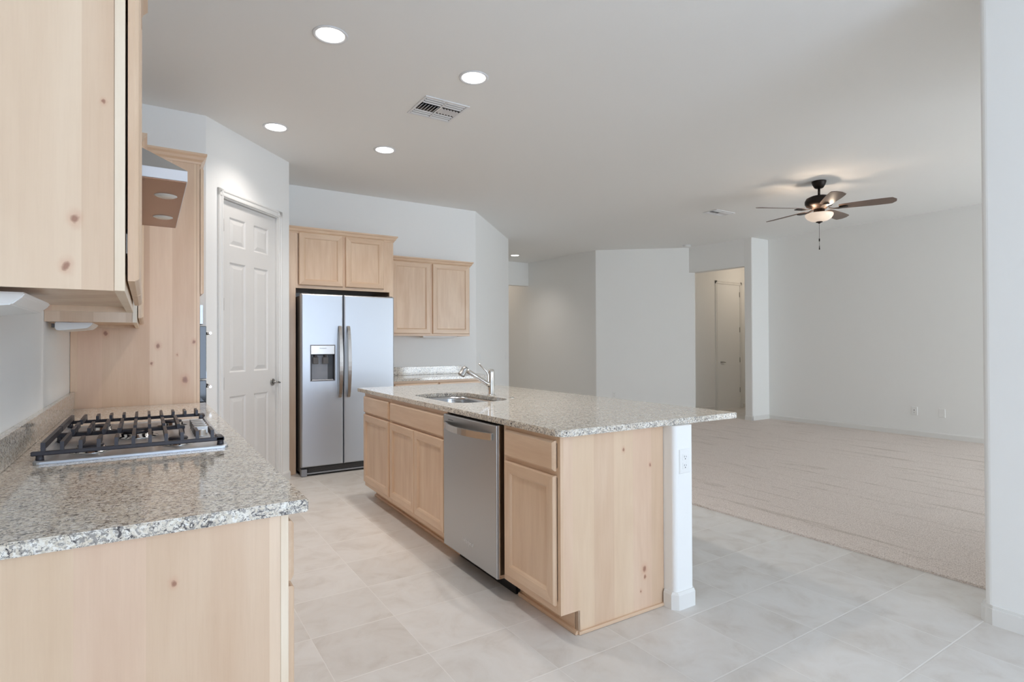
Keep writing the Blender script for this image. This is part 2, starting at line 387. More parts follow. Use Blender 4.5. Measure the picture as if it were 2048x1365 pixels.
# ------------------------------------------------------------------ room shell
T_ = 0.15
struct(MB().box(-0.6, 12.6, YR - .2, 14.0, -0.12, 0.0).build('floor', 'tile'))
struct(MB().box(-0.6, 12.6, YR - .2, 14.0, CEIL, CEIL + .12).build('ceiling', 'ceil'))
LWY = (-3.2, -0.6, 2.40)       # patio door opening in the left wall, beside and behind the camera
mb = MB(); mb.box(-.525, -.375, LWY[1], 5.4, 0, CEIL).box(-.525, -.375, YR - .15, LWY[0], 0, CEIL).box(-.525, -.375, LWY[0], LWY[1], LWY[2], CEIL)
struct(mb.build('wall_left', 'wall'))
mb = MB()
for a_, b__ in ((LWY[0], LWY[0] + .06), (-1.93, -1.87), (LWY[1] - .06, LWY[1])): mb.box(-.48, -.42, a_, b__, 0.001, LWY[2])
mb.box(-.48, -.42, LWY[0], LWY[1], LWY[2] - .06, LWY[2]).box(-.48, -.42, LWY[0], LWY[1], .001, .06)
struct(mb.build('window_3', 'trim'))
def arcs(pts, rounds):
    """plan polygon with the vertices named in rounds (index -> radius) turned into arcs"""
    out = []; n = len(pts)
    for i, p in enumerate(pts):
        if i not in rounds: out.append(p); continue
        r = rounds[i]; P = Vector(p); A = (Vector(pts[i - 1]) - P).normalized(); B = (Vector(pts[(i + 1) % n]) - P).normalized()
        half = A.angle(B) / 2; d = r / math.tan(half); c = P + (A + B).normalized() * (r / math.sin(half))
        a0 = P + A * d - c; a1 = P + B * d - c; t0 = math.atan2(a0.y, a0.x); t1 = math.atan2(a1.y, a1.x)
        dt = (t1 - t0 + math.pi) % (2 * math.pi) - math.pi
        for k in range(7): q = t0 + dt * k / 6; out.append((c.x + r * math.cos(q), c.y + r * math.sin(q)))
    return out
# pantry: short wall behind the oven cabinet, diagonal wall with the door, return wall beside the fridge
PA, PB = Vector((.384, 4.891)), Vector((1.155, 5.709)); PD = (PB - PA).normalized(); PN = Vector((PD.y, -PD.x)); PL = (PB - PA).length
def pp(u, o=0.0): q = PA + PD * u + PN * o; return (q.x, q.y)
D0, D1, DH = 0.180, 0.937, 2.485
mb = MB()
mb.prism([(-.375, 4.891), (.384, 4.891), pp(D0), pp(D0, -.12), (.30, 5.04), (-.375, 5.04)], 0, CEIL)
mb.prism(arcs([pp(D1, -.12), pp(D1), (1.155, 5.709), (1.155, 6.49), (1.03, 6.49), (1.03, 5.80)], {2: .02}), 0, CEIL)
mb.prism([pp(D0), pp(D1), pp(D1, -.12), pp(D0, -.12)], DH, CEIL)
struct(mb.build('wall_pantry', 'wall'))
mb = MB(); mb.prism(arcs([(1.03, 6.49), (3.65, 6.49), (5.084, 7.921), (5.084, 13.0), (4.9, 13.0), (4.9, 8.05), (3.55, 6.70), (1.03, 6.70)], {1: .03, 2: .03}), 0, CEIL)
struct(mb.build('wall_back', 'wall'))
mb = MB(); mb.prism(arcs([(6.94, 13.0), (6.94, 10.02), (7.06, 7.98), (8.415, 6.80), (8.52, 6.90), (8.52, 7.02), (10.9, 7.02), (10.9, 7.25), (8.6, 7.25), (7.2, 8.3), (7.2, 13.0)], {2: .025, 3: .02}), 0, CEIL)
struct(mb.build('wall_far', 'wall'))
struct(MB().box(5.0, 7.0, 10.02, 10.17, 2.557, CEIL).build('wall_passage_header', 'wall'))
struct(MB().box(4.9, 7.2, 13.0, 13.15, 0, CEIL).build('wall_passage_end', 'wall'))
mb = MB(); mb.prism([(8.33, 6.93), (8.42, 5.79), (8.57, 5.79), (8.53, 6.95)], 2.59, CEIL)
struct(mb.build('wall_hall_header', 'wall'))
mb = MB(); mb.prism(arcs([(8.42, 5.65), (8.875, 5.65), (8.875, YR), (9.03, YR), (9.03, 5.80), (8.42, 5.80)], {0: .02, 5: .02}), 0, CEIL)
struct(mb.build('wall_right', 'wall'))
struct(MB().box(9.03, 10.9, 5.65, 5.80, 0, CEIL).build('wall_hall_side', 'wall'))
struct(MB().box(10.75, 10.9, 5.80, 7.02, 0, CEIL).build('wall_hall_end', 'wall'))
mb = MB(); mb.prism(arcs([(3.232, 1.0), (3.232, YR), (3.40, YR), (3.40, -.75), (5.50, -.75), (5.50, -.60), (3.40, -.60), (3.40, 1.0)], {0: .03, 7: .03}), 0, CEIL)  # unseen leg along +x added to keep window light off the ceiling here
struct(mb.build('wall_divider', 'wall'))
# rear wall with its windows (behind the camera)
mb = MB(); WIN = [(0.5, 3.2, 0.30, 2.40), (6.10, 8.74, 0.10, 2.10)]
xs = [-.375, 0.5, 3.2, 6.10, 8.74, 8.875]
for i in range(0, 6, 2): mb.box(xs[i], xs[i + 1], YR - .15, YR, 0, CEIL)
for x0, x1, z0, z1 in WIN: mb.box(x0, x1, YR - .15, YR, 0, z0).box(x0, x1, YR - .15, YR, z1, CEIL)
struct(mb.build('wall_rear', 'wall'))
for k, (x0, x1, z0, z1) in enumerate(WIN):
    mb = MB(); y0, y1 = YR - .10, YR - .05
    n = 2
    for i in range(n + 1):
        x = x0 + (x1 - x0) * i / n; mb.box(max(x0, x - .03), min(x1, x + .03), y0, y1, z0, z1)
    mb.box(x0, x1, y0, y1, z0, z0 + .05).box(x0, x1, y0, y1, z1 - .05, z1)
    struct(mb.build('window_%d' % (k + 1), 'trim'))

# carpet, laid against the tile along x = 3.655
mb = MB(); pts = []
y = -.59
while y < 6.47: pts.append((3.655 + random.uniform(-.003, .003), y)); y += 0.012
poly = pts + [(3.72, 6.50), (5.11, 7.89), (7.04, 7.96), (8.40, 6.79), (8.43, 6.78), (8.43, 5.815), (8.405, 5.80), (8.405, 5.64), (8.86, 5.635), (8.86, YR + .01), (5.52, YR + .01), (5.52, -.59)]
mb.prism(poly, 0.0005, 0.012)
tag(mb.build('carpet', 'carpet'), 'beige cut pile carpet covering the living room floor', 'carpet', kind='stuff')

# baseboards
BB = [(0, 0), (.014, 0), (.014, .070), (.009, .080), (.005, .085), (0, .085)]
def bboard(name, segs):
    mb = MB()
    for a, b in segs: mb.extr(BB, (a[0], a[1], 0), (b[0], b[1], 0))
    return struct(mb.build(name, 'trim'))
bboard('baseboard_right', [((8.875, 5.65), (8.875, YR)), ((8.425, 5.65), (8.875, 5.65)) , ((8.42, 5.80), (8.42, 5.65))][:1] + [((8.42, 5.65), (8.875, 5.65)), ((8.42, 5.79), (8.42, 5.655))])
bboard('baseboard_far', [((7.07, 7.975), (8.405, 6.81)), ((6.95, 9.9), (7.058, 8.0))])
bboard('baseboard_hall', [((8.52, 7.02), (9.24, 7.02)), ((10.13, 7.02), (10.75, 7.02))])
mb = MB()      # divider end: wraps the bullnose with a short chamfer piece
q = [(3.218, -.60), (3.218, .965), (3.232, .995), (3.245, 1.014), (3.387, 1.014), (3.40, .995), (3.414, .965), (3.414, -.60)]
mb.prism(q, 0, .072); q2 = [(x + (.006 if x < 3.3 else -.006), y - (.004 if y > .99 else 0)) for x, y in q]; mb.prism(q2, .070, .086)
struct(mb.build('baseboard_divider', 'trim'))
bboard('baseboard_pantry', [(pp(0.99), pp(PL - .004)), (pp(.02), pp(.12))])

# ------------------------------------------------------------------ panel doors (8 ft, six panels)
def panel_door(name, o2, right, out, w, h, hinges, hinge_side, lever, lever_x, lever_z, lever_dir, case=.058, z0=.012, ll=1.0):
    """o2 lower-left corner of the slab on the wall line; builds casing, slab, hinges, lever"""
    T = basis((o2[0], o2[1], 0), right, out)
    mb = MB()
    cw = case
    for x0, x1, a, b in ((-cw - .008, -.008, 0, h + .012 + cw), (w + .008, w + .008 + cw, 0, h + .012 + cw), (-cw - .008, w + .008 + cw, h + .012, h + .012 + cw)):
        mb.nest(T, x1 - x0, b - a, [(0, -.002), (0, .012), (.004, .016), (cw * .28, .016), (cw * .4, .010)], ox=x0, oz=a)
    for x0, x1, a, b in ((-.012, -.003, 0, h + .012), (w + .003, w + .012, 0, h + .012), (-.012, w + .012, h + .004, h + .012)):   # jamb
        mb.nest(T, x1 - x0, b - a, [(0, -.11), (0, -.001)], ox=x0, oz=a)
    fr = struct(mb.build(name, 'trim'))
    zc = [z0, .235, .865, 1.06, 1.965, 2.10, 2.335, h]
    zc = [z * h / 2.46 if z not in (z0, h) else z for z in zc]
    m_ = .105 * w / .73; mid = .11 * w / .73; pw = (w - 2 * m_ - mid) / 2
    xc = [0, m_, m_ + pw, m_ + pw + mid, w - m_, w]
    mb = MB(); d = -.022
    for i in range(5):
        for j in range(7):
            x0, x1, a, b = xc[i], xc[i + 1], zc[j], zc[j + 1]
            if i in (1, 3) and j in (1, 3, 5):
                mb.nest(T, x1 - x0, b - a, [(0, d), (.006, d - .003), (.012, d - .009), (.020, d - .009), (.045, d - .003), (.050, d - .002)], ox=x0, oz=a, back=False)
            else: mb.nest(T, x1 - x0, b - a, [(0, d)], ox=x0, oz=a, back=False)
    mb.nest(T, w, h - z0, [(0, d - .035), (0, d)], oz=z0, cap=False)
    slab = mb.build('door_slab', 'door', fr)
    for hz in hinges:
        hm = MB(); hx = -.004 if hinge_side < 0 else w + .004
        hm.nest(T, .012, .095, [(0, d - .002), (0, .003)], ox=hx - .006 + (.004 if hinge_side < 0 else -.004), oz=hz - .047)
        hm.tube([T @ Vector((hx, hz - .05, .006)), T @ Vector((hx, hz + .05, .006))], .0055, 10)
        hm.build('hinge', 'nickel', fr)
    km = MB(); c = T @ Vector((lever_x, lever_z, d))
    o3 = Vector(T.col[2][:3]); r3 = Vector(T.col[0][:3])
    km.tube([c, c + o3 * .008, c + o3 * .0082], [.032, .032, .024], 20)
    km.tube([c + o3 * .006, c + o3 * .045], [.013, .010], 14)
    e = c + o3 * .048
    km.tube([e - r3 * lever_dir * .008, e + r3 * lever_dir * .03 * ll, e + r3 * lever_dir * .075 * ll + Vector((0, 0, -.003)), e + r3 * lever_dir * .115 * ll + Vector((0, 0, -.008))], [.010, .009, .0075, .006], 12)
    km.build('door_lever', 'nickel', fr)
    return fr
o_ = pp(.191)
panel_door('door_1', o_, (PD.x, PD.y, 0), (PN.x, PN.y, 0), .735, 2.465, (.98, 1.615, 2.25), -1, 1, .69, .948, 1, ll=.45)
panel_door('door_2', (9.335, 7.02), (1, 0, 0), (0, -1, 0), .70, 2.45, (.36, .965, 1.57, 2.276), 1, 1, .10, .93, 1, z0=.028)

# ================================================================== ISLAND
IO = (1.503, 1.935); IR = math.radians(-0.95)
FI = Matrix.Translation((IO[0], IO[1], 0)) @ Matrix.Rotation(IR, 4, 'Z')      # local x = depth, y = along the island
def ithing(name, label, cat, v, u, z=0, group=None):
    p = FI @ Vector((v, u, z)); return thing(name, label, cat, p, IR, group)
def TF(u0, z, v=0.0):       # door plane on the island's working side, right = -u ... seen from the aisle, left = far
    return basis((v, u0, z), (0, -1, 0), (-1, 0, 0))
CT, CB = .914, .884        # counter top / underside
DEP = .60
def base_box(mb, u0, u1, v0=.018, v1=.60, toe=.095, zt=.105):
    mb.box(toe, v1, u0, u0 + .016, 0, zt).box(toe, v1, u1 - .016, u1, 0, zt)
    mb.box(v0, v1, u0, u0 + .016, zt, CB).box(v0, v1, u1 - .016, u1, zt, CB)
    mb.box(v0, v1, u0 + .016, u1 - .016, zt, zt + .016).box(v1 - .012, v1, u0 + .016, u1 - .016, zt + .016, CB)
def face_frame(u0, u1, zs, st=.022, name='face_frame', v0=0.0, F=FI, parent=None, zb=.105, mid=None):
    mb = MB(F)
    mb.box(v0, v0 + .018, u0, u0 + st, zb, CB - .001, .001, 1).box(v0, v0 + .018, u1 - st, u1, zb, CB - .001, .001, 1)
    for a, b in zs: mb.box(v0 + .0004, v0 + .018, u0 + st, u1 - st, a, b, mi=1)
    if mid:
        for c in mid: mb.box(v0, v0 + .018, c - .02, c + .02, zb + .02, CB - .02)
    return mb.build(name, ['wz', 'wy'], parent)
RAILS = [(.105, .16), (.70, .74), (.85, CB - .001)]
def toe(parent, u0, u1, F=FI, v=.095):
    MB(F).box(v, v + .012, u0, u1, .001, .105).extr([(0, 0), (.014, 0), (.014, .010), (.010, .016), (0, .018)], (v, u1, .001), (v, u0, .001)).build('toe_kick', 'wy', parent)

c1 = ithing('base_cabinet', 'maple base cabinet at the near end of the island, right of the dishwasher', 'cabinet', .3, .22, 0, 'island base cabinets')
mb = MB(FI); base_box(mb, .006, .468); mb.build('carcass', 'wz', c1)
mb = MB(FI)       # finished end panel with its toe notch
pl = [(.004, .105), (.004, CB - .001), (.632, CB - .001), (.632, .001), (.095, .001), (.095, .105)]
b = bmesh.new(); A_ = [b.verts.new((x, 0.0, z)) for x, z in pl]; B_ = [b.verts.new((x, .006, z)) for x, z in pl]
b.faces.new(A_); b.faces.new(B_[::-1])
for i in range(6): b.faces.new((A_[i], B_[i], B_[(i + 1) % 6], A_[(i + 1) % 6]))
bmesh.ops.recalc_face_normals(b, faces=b.faces[:]); mb.merge(b)
mb.build('end_panel', 'panel', c1)['label'] = 'knotty veneered end panel'
MB(FI).box(.094, .632, -.012, .001, .001, .016, .003).build('shoe_moulding', 'wx', c1)
face_frame(-.001, .468, RAILS, parent=c1)
toe(c1, .0, .468)
cab_slab('drawer_front', TF(.440, .728), .415, .133, c1, F=FI)
cab_door('cabinet_door', TF(.440, .142), .415, .566, c1, F=FI)

dw = ithing('dishwasher', 'stainless steel dishwasher built into the island between the maple cabinets', 'dishwasher', .3, .80)
mb = MB(FI); mb.box(.02, .57, .490, 1.118, .10, .872).build('tub', 'darkgrey', dw)
mb = MB(FI); T = TF(1.114, .097)
W_, H_ = .622, .775
mb.nest(T, W_, H_, [(0, -.005), (0, .026), (.002, .030), (.006, .032)]).build('dishwasher_door', 'steel_dw', dw)
mb = MB(FI); mb.box(-.018, .02, .489, .4925, .097, .872).build('edge_trim', 'chrome', dw)
mb = MB(FI)      # bowed bar handle
hp = []
for k in range(13):
    s_ = k / 12; hp.append((-.036 - .052 * math.sin(math.pi * s_) ** .8, .525 + .565 * (1 - s_), .812))
b = bmesh.new(); rr = []
for i, p in enumerate(hp):
    rr.append([b.verts.new((p[0] + a, p[1], p[2] + c)) for a, c in ((-.006, -.018), (.006, -.018), (.006, .018), (-.006, .018))])
for A_, B_ in zip(rr, rr[1:]):
    for i in range(4): b.faces.new((A_[i], B_[i], B_[(i + 1) % 4], A_[(i + 1) % 4]))
b.faces.new(rr[0]); b.faces.new(rr[-1]); bmesh.ops.recalc_face_normals(b, faces=b.faces[:]); bmesh.ops.bevel(b, geom=[e for e in b.edges if len(e.link_faces) == 2 and e.calc_face_angle(0) > 1.2], offset=.002, segments=2, affect='EDGES'); mb.merge(b)
mb.box(-.038, -.030, .525, .545, .798, .826).box(-.038, -.030, 1.07, 1.09, .798, .826)
mb.build('handle', 'handle', dw)
MB(FI).box(.078, .092, .486, 1.119, .001, .105).build('toe_panel', 'black', dw)
def TW(u, z, v): q = FI @ basis((v, u, z), (0, -1, 0), (-1, 0, 0)); return q
# text lies in the xy plane of its own frame: x right, y up, z out
text('logo', 'Whirlpool', .030, TW(.80, .195, -.0325) @ Matrix.Rotation(0, 4, 'X'), 'logo', dw)
MB(FI).box(-.0330, -.0318, .985, 1.045, .843, .847).build('control_slot', 'logodark', dw)

c2 = ithing('base_cabinet', 'maple sink base cabinet with paired doors, left of the dishwasher', 'cabinet', .3, 1.6, 0, 'island base cabinets')
mb = MB(FI); base_box(mb, 1.120, 2.094); mb.build('carcass', 'wz', c2)
face_frame(1.120, 2.094, RAILS, parent=c2)
toe(c2, 1.120, 2.094)
cab_slab('false_drawer_front', TF(2.080, .722), .940, .134, c2, F=FI)
cab_door('cabinet_door', TF(2.080, .142), .468, .566, c2, F=FI); cab_door('cabinet_door', TF(1.608, .142), .468, .566, c2, F=FI)
c3 = ithing('base_cabinet', 'maple base cabinet at the far end of the island, nearest the refrigerator', 'cabinet', .3, 2.4, 0, 'island base cabinets')
mb = MB(FI); base_box(mb, 2.096, 2.722); mb.build('carcass', 'wz', c3)
MB(FI).box(.004, .632, 2.722, 2.728, .105, CB - .001).box(.095, .632, 2.722, 2.728, .001, .105).build('end_panel', 'panel', c3)
face_frame(2.096, 2.728, RAILS, parent=c3)
toe(c3, 2.096, 2.728)
cab_slab('drawer_front', TF(2.712, .722), .598, .134, c3, F=FI)
cab_door('cabinet_door', TF(2.712, .142), .598, .566, c3, F=FI)

# half wall behind the island cabinets, with baseboard round its bullnosed end
mb = MB(FI)
pv0, pv1, pu0, pu1 = .634, .768, -.072, 2.73
mb.prism(arcs([(pv0, pu1), (pv0, pu0), (pv1, pu0), (pv1, pu1)], {1: .022, 2: .022}), 0, CB - .001)
struct(mb.build('wall_island', 'wall'))
mb = MB(FI)
def ring(o, cch): return [(pv0 - o, -.008), (pv0 - o, pu0 + cch), (pv0 + cch - .004, pu0 - o), (pv1 - cch + .004, pu0 - o), (pv1 + o, pu0 + cch), (pv1 + o, pu1)]
def band(z0, z1, o0, o1):
    a = ring(o0, .014); c = ring(o1, .014); b = bmesh.new()
    va = [b.verts.new((x, y, z0)) for x, y in a]; vb = [b.verts.new((x, y, z1)) for x, y in c]
    ins = [(pv0 + .003, -.008), (pv0 + .003, pu0 + .02), (pv0 + .02, pu0 + .003), (pv1 - .02, pu0 + .003), (pv1 - .003, pu0 + .02), (pv1 - .003, pu1)]
    vi = [b.verts.new((x, y, z1)) for x, y in ins]
    for i in range(5):
        b.faces.new((va[i], va[i + 1], vb[i + 1], vb[i])); b.faces.new((vb[i], vb[i + 1], vi[i + 1], vi[i]))
    bmesh.ops.recalc_face_normals(b, faces=b.faces[:]); mb.merge(b)
band(0, .070, .014, .014); band(.070, .082, .014, .006)
struct(mb.build('baseboard_island', 'trim'))

# granite top with a rounded sink cut-out
def rrect(x0, x1, y0, y1, r, n=8):
    P = []
    for cx, cy, a0 in ((x1 - r, y1 - r, 0), (x0 + r, y1 - r, 90), (x0 + r, y0 + r, 180), (x1 - r, y0 + r, 270)):
        for k in range(n + 1):
            a = math.radians(a0 + 90 * k / n); P.append((cx + r * math.cos(a), cy + r * math.sin(a)))
    return P
def slab_hole(mb, outer, inner, z0, z1, e=.003):
    b = bmesh.new()
    def loop(P, z): vs = [b.verts.new((x, y, z)) for x, y in P]; return vs, [b.edges.new((vs[i], vs[(i + 1) % len(vs)])) for i in range(len(vs))]
    for z in (z0, z1):
        vo, eo = loop(outer, z); es = eo; vi = None
        if inner: vi, ei = loop(inner, z); es = eo + ei
        bmesh.ops.triangle_fill(b, use_beauty=True, use_dissolve=False, edges=es)
        if z == z0: lo = (vo, vi)
        else: hi = (vo, vi)
    for k in range(2 if inner else 1):
        A_, B_ = lo[k], hi[k]
        for i in range(len(A_)): b.faces.new((A_[i], A_[(i + 1) % len(A_)], B_[(i + 1) % len(A_)], B_[i]))
    bmesh.ops.recalc_face_normals(b, faces=b.faces[:])
    if e: bmesh.ops.bevel(b, geom=[x for x in b.edges if abs(x.verts[0].co.z - x.verts[1].co.z) < 1e-6 and len(x.link_faces) == 2 and x.calc_face_angle(0) > 1], offset=e, segments=2, affect='EDGES')
    mb.merge(b)
ou = [(-.030, -.042), (1.155, -.042), (1.155, 2.885), (-.022, 2.885)]
ou = arcs(ou, {0: .05, 1: .012, 2: .012, 3: .02})
SX0, SX1, SY0, SY1 = .105, .530, 1.215, 1.985
mb = MB(FI); slab_hole(mb, ou, rrect(SX0, SX1, SY0, SY1, .13, 10), CB, CT)
ict = mb.build('granite_countertop', 'granite')
tag(ict, 'speckled granite countertop on the kitchen island with an undermount sink opening', 'countertop', 'granite countertops')
WM[ict.name] = Matrix.Identity(4)

sk = ithing('kitchen_sink', 'stainless steel undermount sink below the island granite', 'sink', .318, 1.6, .7)
mb = MB(FI); b = bmesh.new(); L_ = []
for o, z in ((-.012, CB - .001), (.004, CB - .001), (.006, .86), (.012, .72), (.035, .698), (.12, .695)):
    L_.append([b.verts.new((x, y, z)) for x, y in rrect(SX0 + o, SX1 - o, SY0 + o, SY1 - o, max(.13 - o, .05), 10)])
for A_, B_ in zip(L_, L_[1:]):
    for i in range(len(A_)):
        f = b.faces.new((A_[i], A_[(i + 1) % len(A_)], B_[(i + 1) % len(A_)], B_[i])); f.smooth = True
b.faces.new(L_[-1]); bmesh.ops.recalc_face_normals(b, faces=b.faces[:])
for f in b.faces: f.normal_flip()
mb.merge(b); mb.build('basin', 'sinksteel', sk)
mb = MB(FI); mb.lathe([(.0, .004), (.03, .004), (.045, .006), (.055, .002), (.055, 0)], (.318, 1.6, .696)); mb.build('drain', 'chrome', sk)

fc = ithing('kitchen_faucet', 'chrome pull-out kitchen faucet standing behind the island sink', 'faucet', .573, 1.592, CT)
fx, fy = .573, 1.592
mb = MB(FI); mb.lathe([(.030, 0), (.030, .004), (.026, .008), (.0235, .012), (.0235, .165), (.021, .185), (.014, .190), (0, .190)], (fx, fy, CT)); mb.build('body', 'chrome', fc)
mb = MB(FI)
s0 = Vector((fx - .012, fy, CT + .075)); s1 = Vector((fx - .205, fy + .018, CT + .195))
mb.tube([s0, s0.lerp(s1, .12), s0.lerp(s1, .5), s1], [.020, .0165, .0160, .0160], 16); mb.build('spout', 'chrome', fc)
mb = MB(FI); d_ = (s1 - s0).normalized()
hd = (d_ * .55 + Vector((0, 0, -1.0))).normalized(); qz = Vector((0, 0, 1)).rotation_difference(-hd).to_matrix().to_4x4()
mb.lathe([(0, .020), (.017, .018), (.0225, .010), (.0235, -.004), (.0235, -.038), (.026, -.044), (.026, -.052), (.022, -.054), (0, -.053)], s1, M4=qz, n=28)
mb.build('spray_head', 'nickel', fc)
mb = MB(FI); h0 = Vector((fx - .01, fy, CT + .150)); h1 = Vector((fx - .095, fy + .01, CT + .232))
mb.tube([h0 + Vector((-.008, 0, -.11)), h0 + Vector((-.014, 0, -.06)), h0 + Vector((-.014, 0, 0)), h0.lerp(h1, .3), h1], [.006, .007, .0075, .0065, .005], 12); mb.build('lever', 'chrome', fc)
hc = MB(FI).lathe([(.022, 0), (.022, .003), (.016, .006), (0, .0065)], (.592, 1.34, CT)).build('hole_cap', 'chrome')
tag(hc, 'small round chrome cap set in the island granite right of the faucet', 'cap')

# ================================================================== outlet and switch plates
def plate(name, label, cat, T, kind):
    """T: origin at plate centre, a right, b up, c out"""
    p = T @ Vector((0, 0, 0)); r = thing(name, label, cat, p, 0)
    mb = MB(); mb.nest(T, .072, .116, [(0, .0003), (0, .003), (.003, .0055)], ox=-.036, oz=-.058); mb.build('plate', 'white', r)
    if kind == 'duplex':
        for dz in (.021, -.021):
            mb = MB(); mb.nest(T, .034, .030, [(0, .005), (0, .0068), (.002, .0074)], ox=-.017, oz=dz - .015); rc = mb.build('receptacle', 'white', r)
            mb = MB()
            for dx, hh in ((-.007, .009), (.006, .007)): mb.nest(T, .0022, hh, [(0, .0072), (0, .0078)], ox=dx, oz=dz - .002)
            mb.nest(T, .005, .005, [(0, .0072), (0, .0078)], ox=-.0025, oz=dz - .011)
            mb.build('slots', 'logodark', rc)
    elif kind == 'coax':
        mb = MB(); c = T @ Vector((0, .012, 0)); n_ = Vector(T.col[2][:3]); mb.tube([c + n_ * .005, c + n_ * .009], .011, 16); mb.build('jack_collar', 'white', r)
        mb = MB(); mb.tube([c + n_ * .009, c + n_ * .013], .006, 12); mb.build('jack', 'black', r)
        mb = MB(); c2_ = T @ Vector((-.004, -.022, 0)); mb.tube([c2_ + n_ * .005, c2_ + n_ * .007], .005, 10); mb.build('screw', 'greyplastic', r)
    elif kind == 'rocker':
        mb = MB(); mb.nest(T, .034, .066, [(0, .005), (0, .007), (.002, .009)], ox=-.017, oz=-.033); mb.build('rocker', 'white', r)
    elif kind == 'blank':
        mb = MB(); mb.nest(T, .016, .022, [(0, .005), (0, .0065)], ox=-.008, oz=-.034); mb.build('phone_jack', 'white', r)
    return r
plate('wall_outlet', 'white duplex outlet on the end of the half wall under the island counter', 'outlet', FI @ basis((.700, pu0, .710), (1, 0, 0), (0, -1, 0)), 'duplex')
plate('wall_outlet', 'white wall plate with a black cable jack low on the right wall', 'outlet', basis((8.875, 3.49, .350), (0, -1, 0), (-1, 0, 0)), 'coax')
plate('wall_outlet', 'white wall plate low on the right wall, nearer the divider than the cable jack', 'outlet', basis((8.875, 3.17, .350), (0, -1, 0), (-1, 0, 0)), 'blank')
e45 = Vector((5.084 - 3.65, 7.921 - 6.491, 0)).normalized(); n45 = Vector((e45.y, -e45.x, 0))
plate('light_switch', 'white rocker switch on the angled wall beside the small upper cabinets', 'switch', basis((3.80, 6.641, 1.125), e45, n45), 'rocker')
plate('light_switch', 'white rocker switch on the angled wall next to its right corner', 'switch', basis((4.90, 7.737, 1.110), e45, n45), 'rocker')
ef = Vector((8.415 - 7.06, 6.80 - 7.98, 0)).normalized(); nf = Vector((ef.y, -ef.x, 0)); pf = Vector((7.06, 7.98, 0)) + ef * .33
plate('wall_outlet', 'white outlet low on the far wall just above the island counter edge', 'outlet', basis((pf.x, pf.y, .345), ef, nf), 'duplex')

# ================================================================== LEFT RUN
XF = .283         # face of the left base cabinets
XW = -.375
FL = Matrix.Identity(4)
def TL(y0, z, x=XF): return basis((x, y0, z), (0, 1, 0), (1, 0, 0))       # right = +y seen from the aisle
def left_unit(label, y0, y1, fronts, end=False):
    r = thing('base_cabinet', label, 'cabinet', (0, (y0 + y1) / 2, 0), 0, 'base cabinets along the left wall')
    mb = MB(); mb.box(XW + .002, XF - .018, y0 + (.006 if end else .001), y1 - .001, .105, CB - .001).box(XW + .002, XF - .095, y0 + .001, y1 - .001, .001, .105)
    mb.build('carcass', 'wz', r)
    mb = MB(); st = .02
    mb.box(XF - .018, XF, y0, y0 + st, .105, CB - .001, .001, 1).box(XF - .018, XF, y1 - st, y1 - .001, .105, CB - .001, .001, 1)
    for a, b in RAILS: mb.box(XF - .018, XF - .0004, y0 + st, y1 - st, a, b)
    mb.build('face_frame', 'edge' if end else 'wz', r)
    if end:
        MB().box(XW + .002, XF - .0185, y0, y0 + .006, .001, CB - .001).build('end_panel', 'panel', r)['label'] = 'veneered end panel facing the camera'
    MB().box(XF - .095, XF - .083, y0 + .001, y1 - .001, .001, .105).build('toe_kick', 'wy', r)
    for kind, a, b, z0, z1 in fronts:
        (cab_slab if kind == 'd' else cab_door)('drawer_front' if kind == 'd' else 'cabinet_door', TL(a, z0), b - a, z1 - z0, r)
    return r
left_unit('maple base cabinet nearest the camera, under the open left counter', 1.410, 2.255, [('d', 1.440, 1.84, .712, .856), ('d', 1.85, 2.235, .712, .856), ('o', 1.440, 1.838, .142, .698), ('o', 1.846, 2.235, .142, .698)], True)
left_unit('maple base cabinet directly under the gas cooktop', 2.257, 3.165, [('d', 2.28, 3.14, .712, .856), ('o', 2.28, 2.708, .142, .698), ('o', 2.714, 3.14, .142, .698)])
left_unit('maple base cabinet between the cooktop and the tall oven cabinet', 3.167, 4.168, [('d', 3.19, 4.14, .712, .856), ('o', 3.19, 3.662, .142, .698), ('o', 3.668, 4.14, .142, .698)])
mb = MB(); ol = [(XW + .001, 1.394), (.326, 1.394), (.326, 4.168), (XW + .001, 4.168)]
slab_hole(mb, arcs(ol, {1: .006}), [(-.27, 2.30), (.215, 2.30), (.215, 3.13), (-.27, 3.13)], CB, CT)
tag(mb.build('granite_countertop', 'granite'), 'speckled granite countertop along the left wall holding the gas cooktop', 'countertop', 'granite countertops')
tag(MB().box(XW + .001, -.352, 1.394, 4.168, CT + .0005, 1.014, .002).build('backsplash', 'granite'), 'low granite backsplash strip along the left wall behind the cooktop', 'backsplash', 'granite backsplashes')

# gas cooktop
ck = thing('gas_cooktop', 'stainless gas cooktop with black cast iron grates on the left counter', 'cooktop', (-.02, 2.72, CT))
CY0, CY1, CX0, CX1 = 2.262, 3.172, -.296, .249
mb = MB(); b = bmesh.new(); L_ = []
for o, z in ((0, CT + .0005), (0, CT + .008), (.003, CT + .011), (.012, CT + .011), (.020, CT + .006), (.035, CT + .004)):
    L_.append([b.verts.new((x, y, z)) for x, y in rrect(CX0 + o, CX1 - o, CY0 + o, CY1 - o, .018, 4)])
for A_, B_ in zip(L_, L_[1:]):
    for i in range(len(A_)): b.faces.new((A_[i], A_[(i + 1) % len(A_)], B_[(i + 1) % len(A_)], B_[i]))
b.faces.new(L_[-1]); b.faces.new(L_[0][::-1]); bmesh.ops.recalc_face_normals(b, faces=b.faces[:]); mb.merge(b)
mb.build('cooktop_pan', 'steel', ck)
ZB = CT + .004
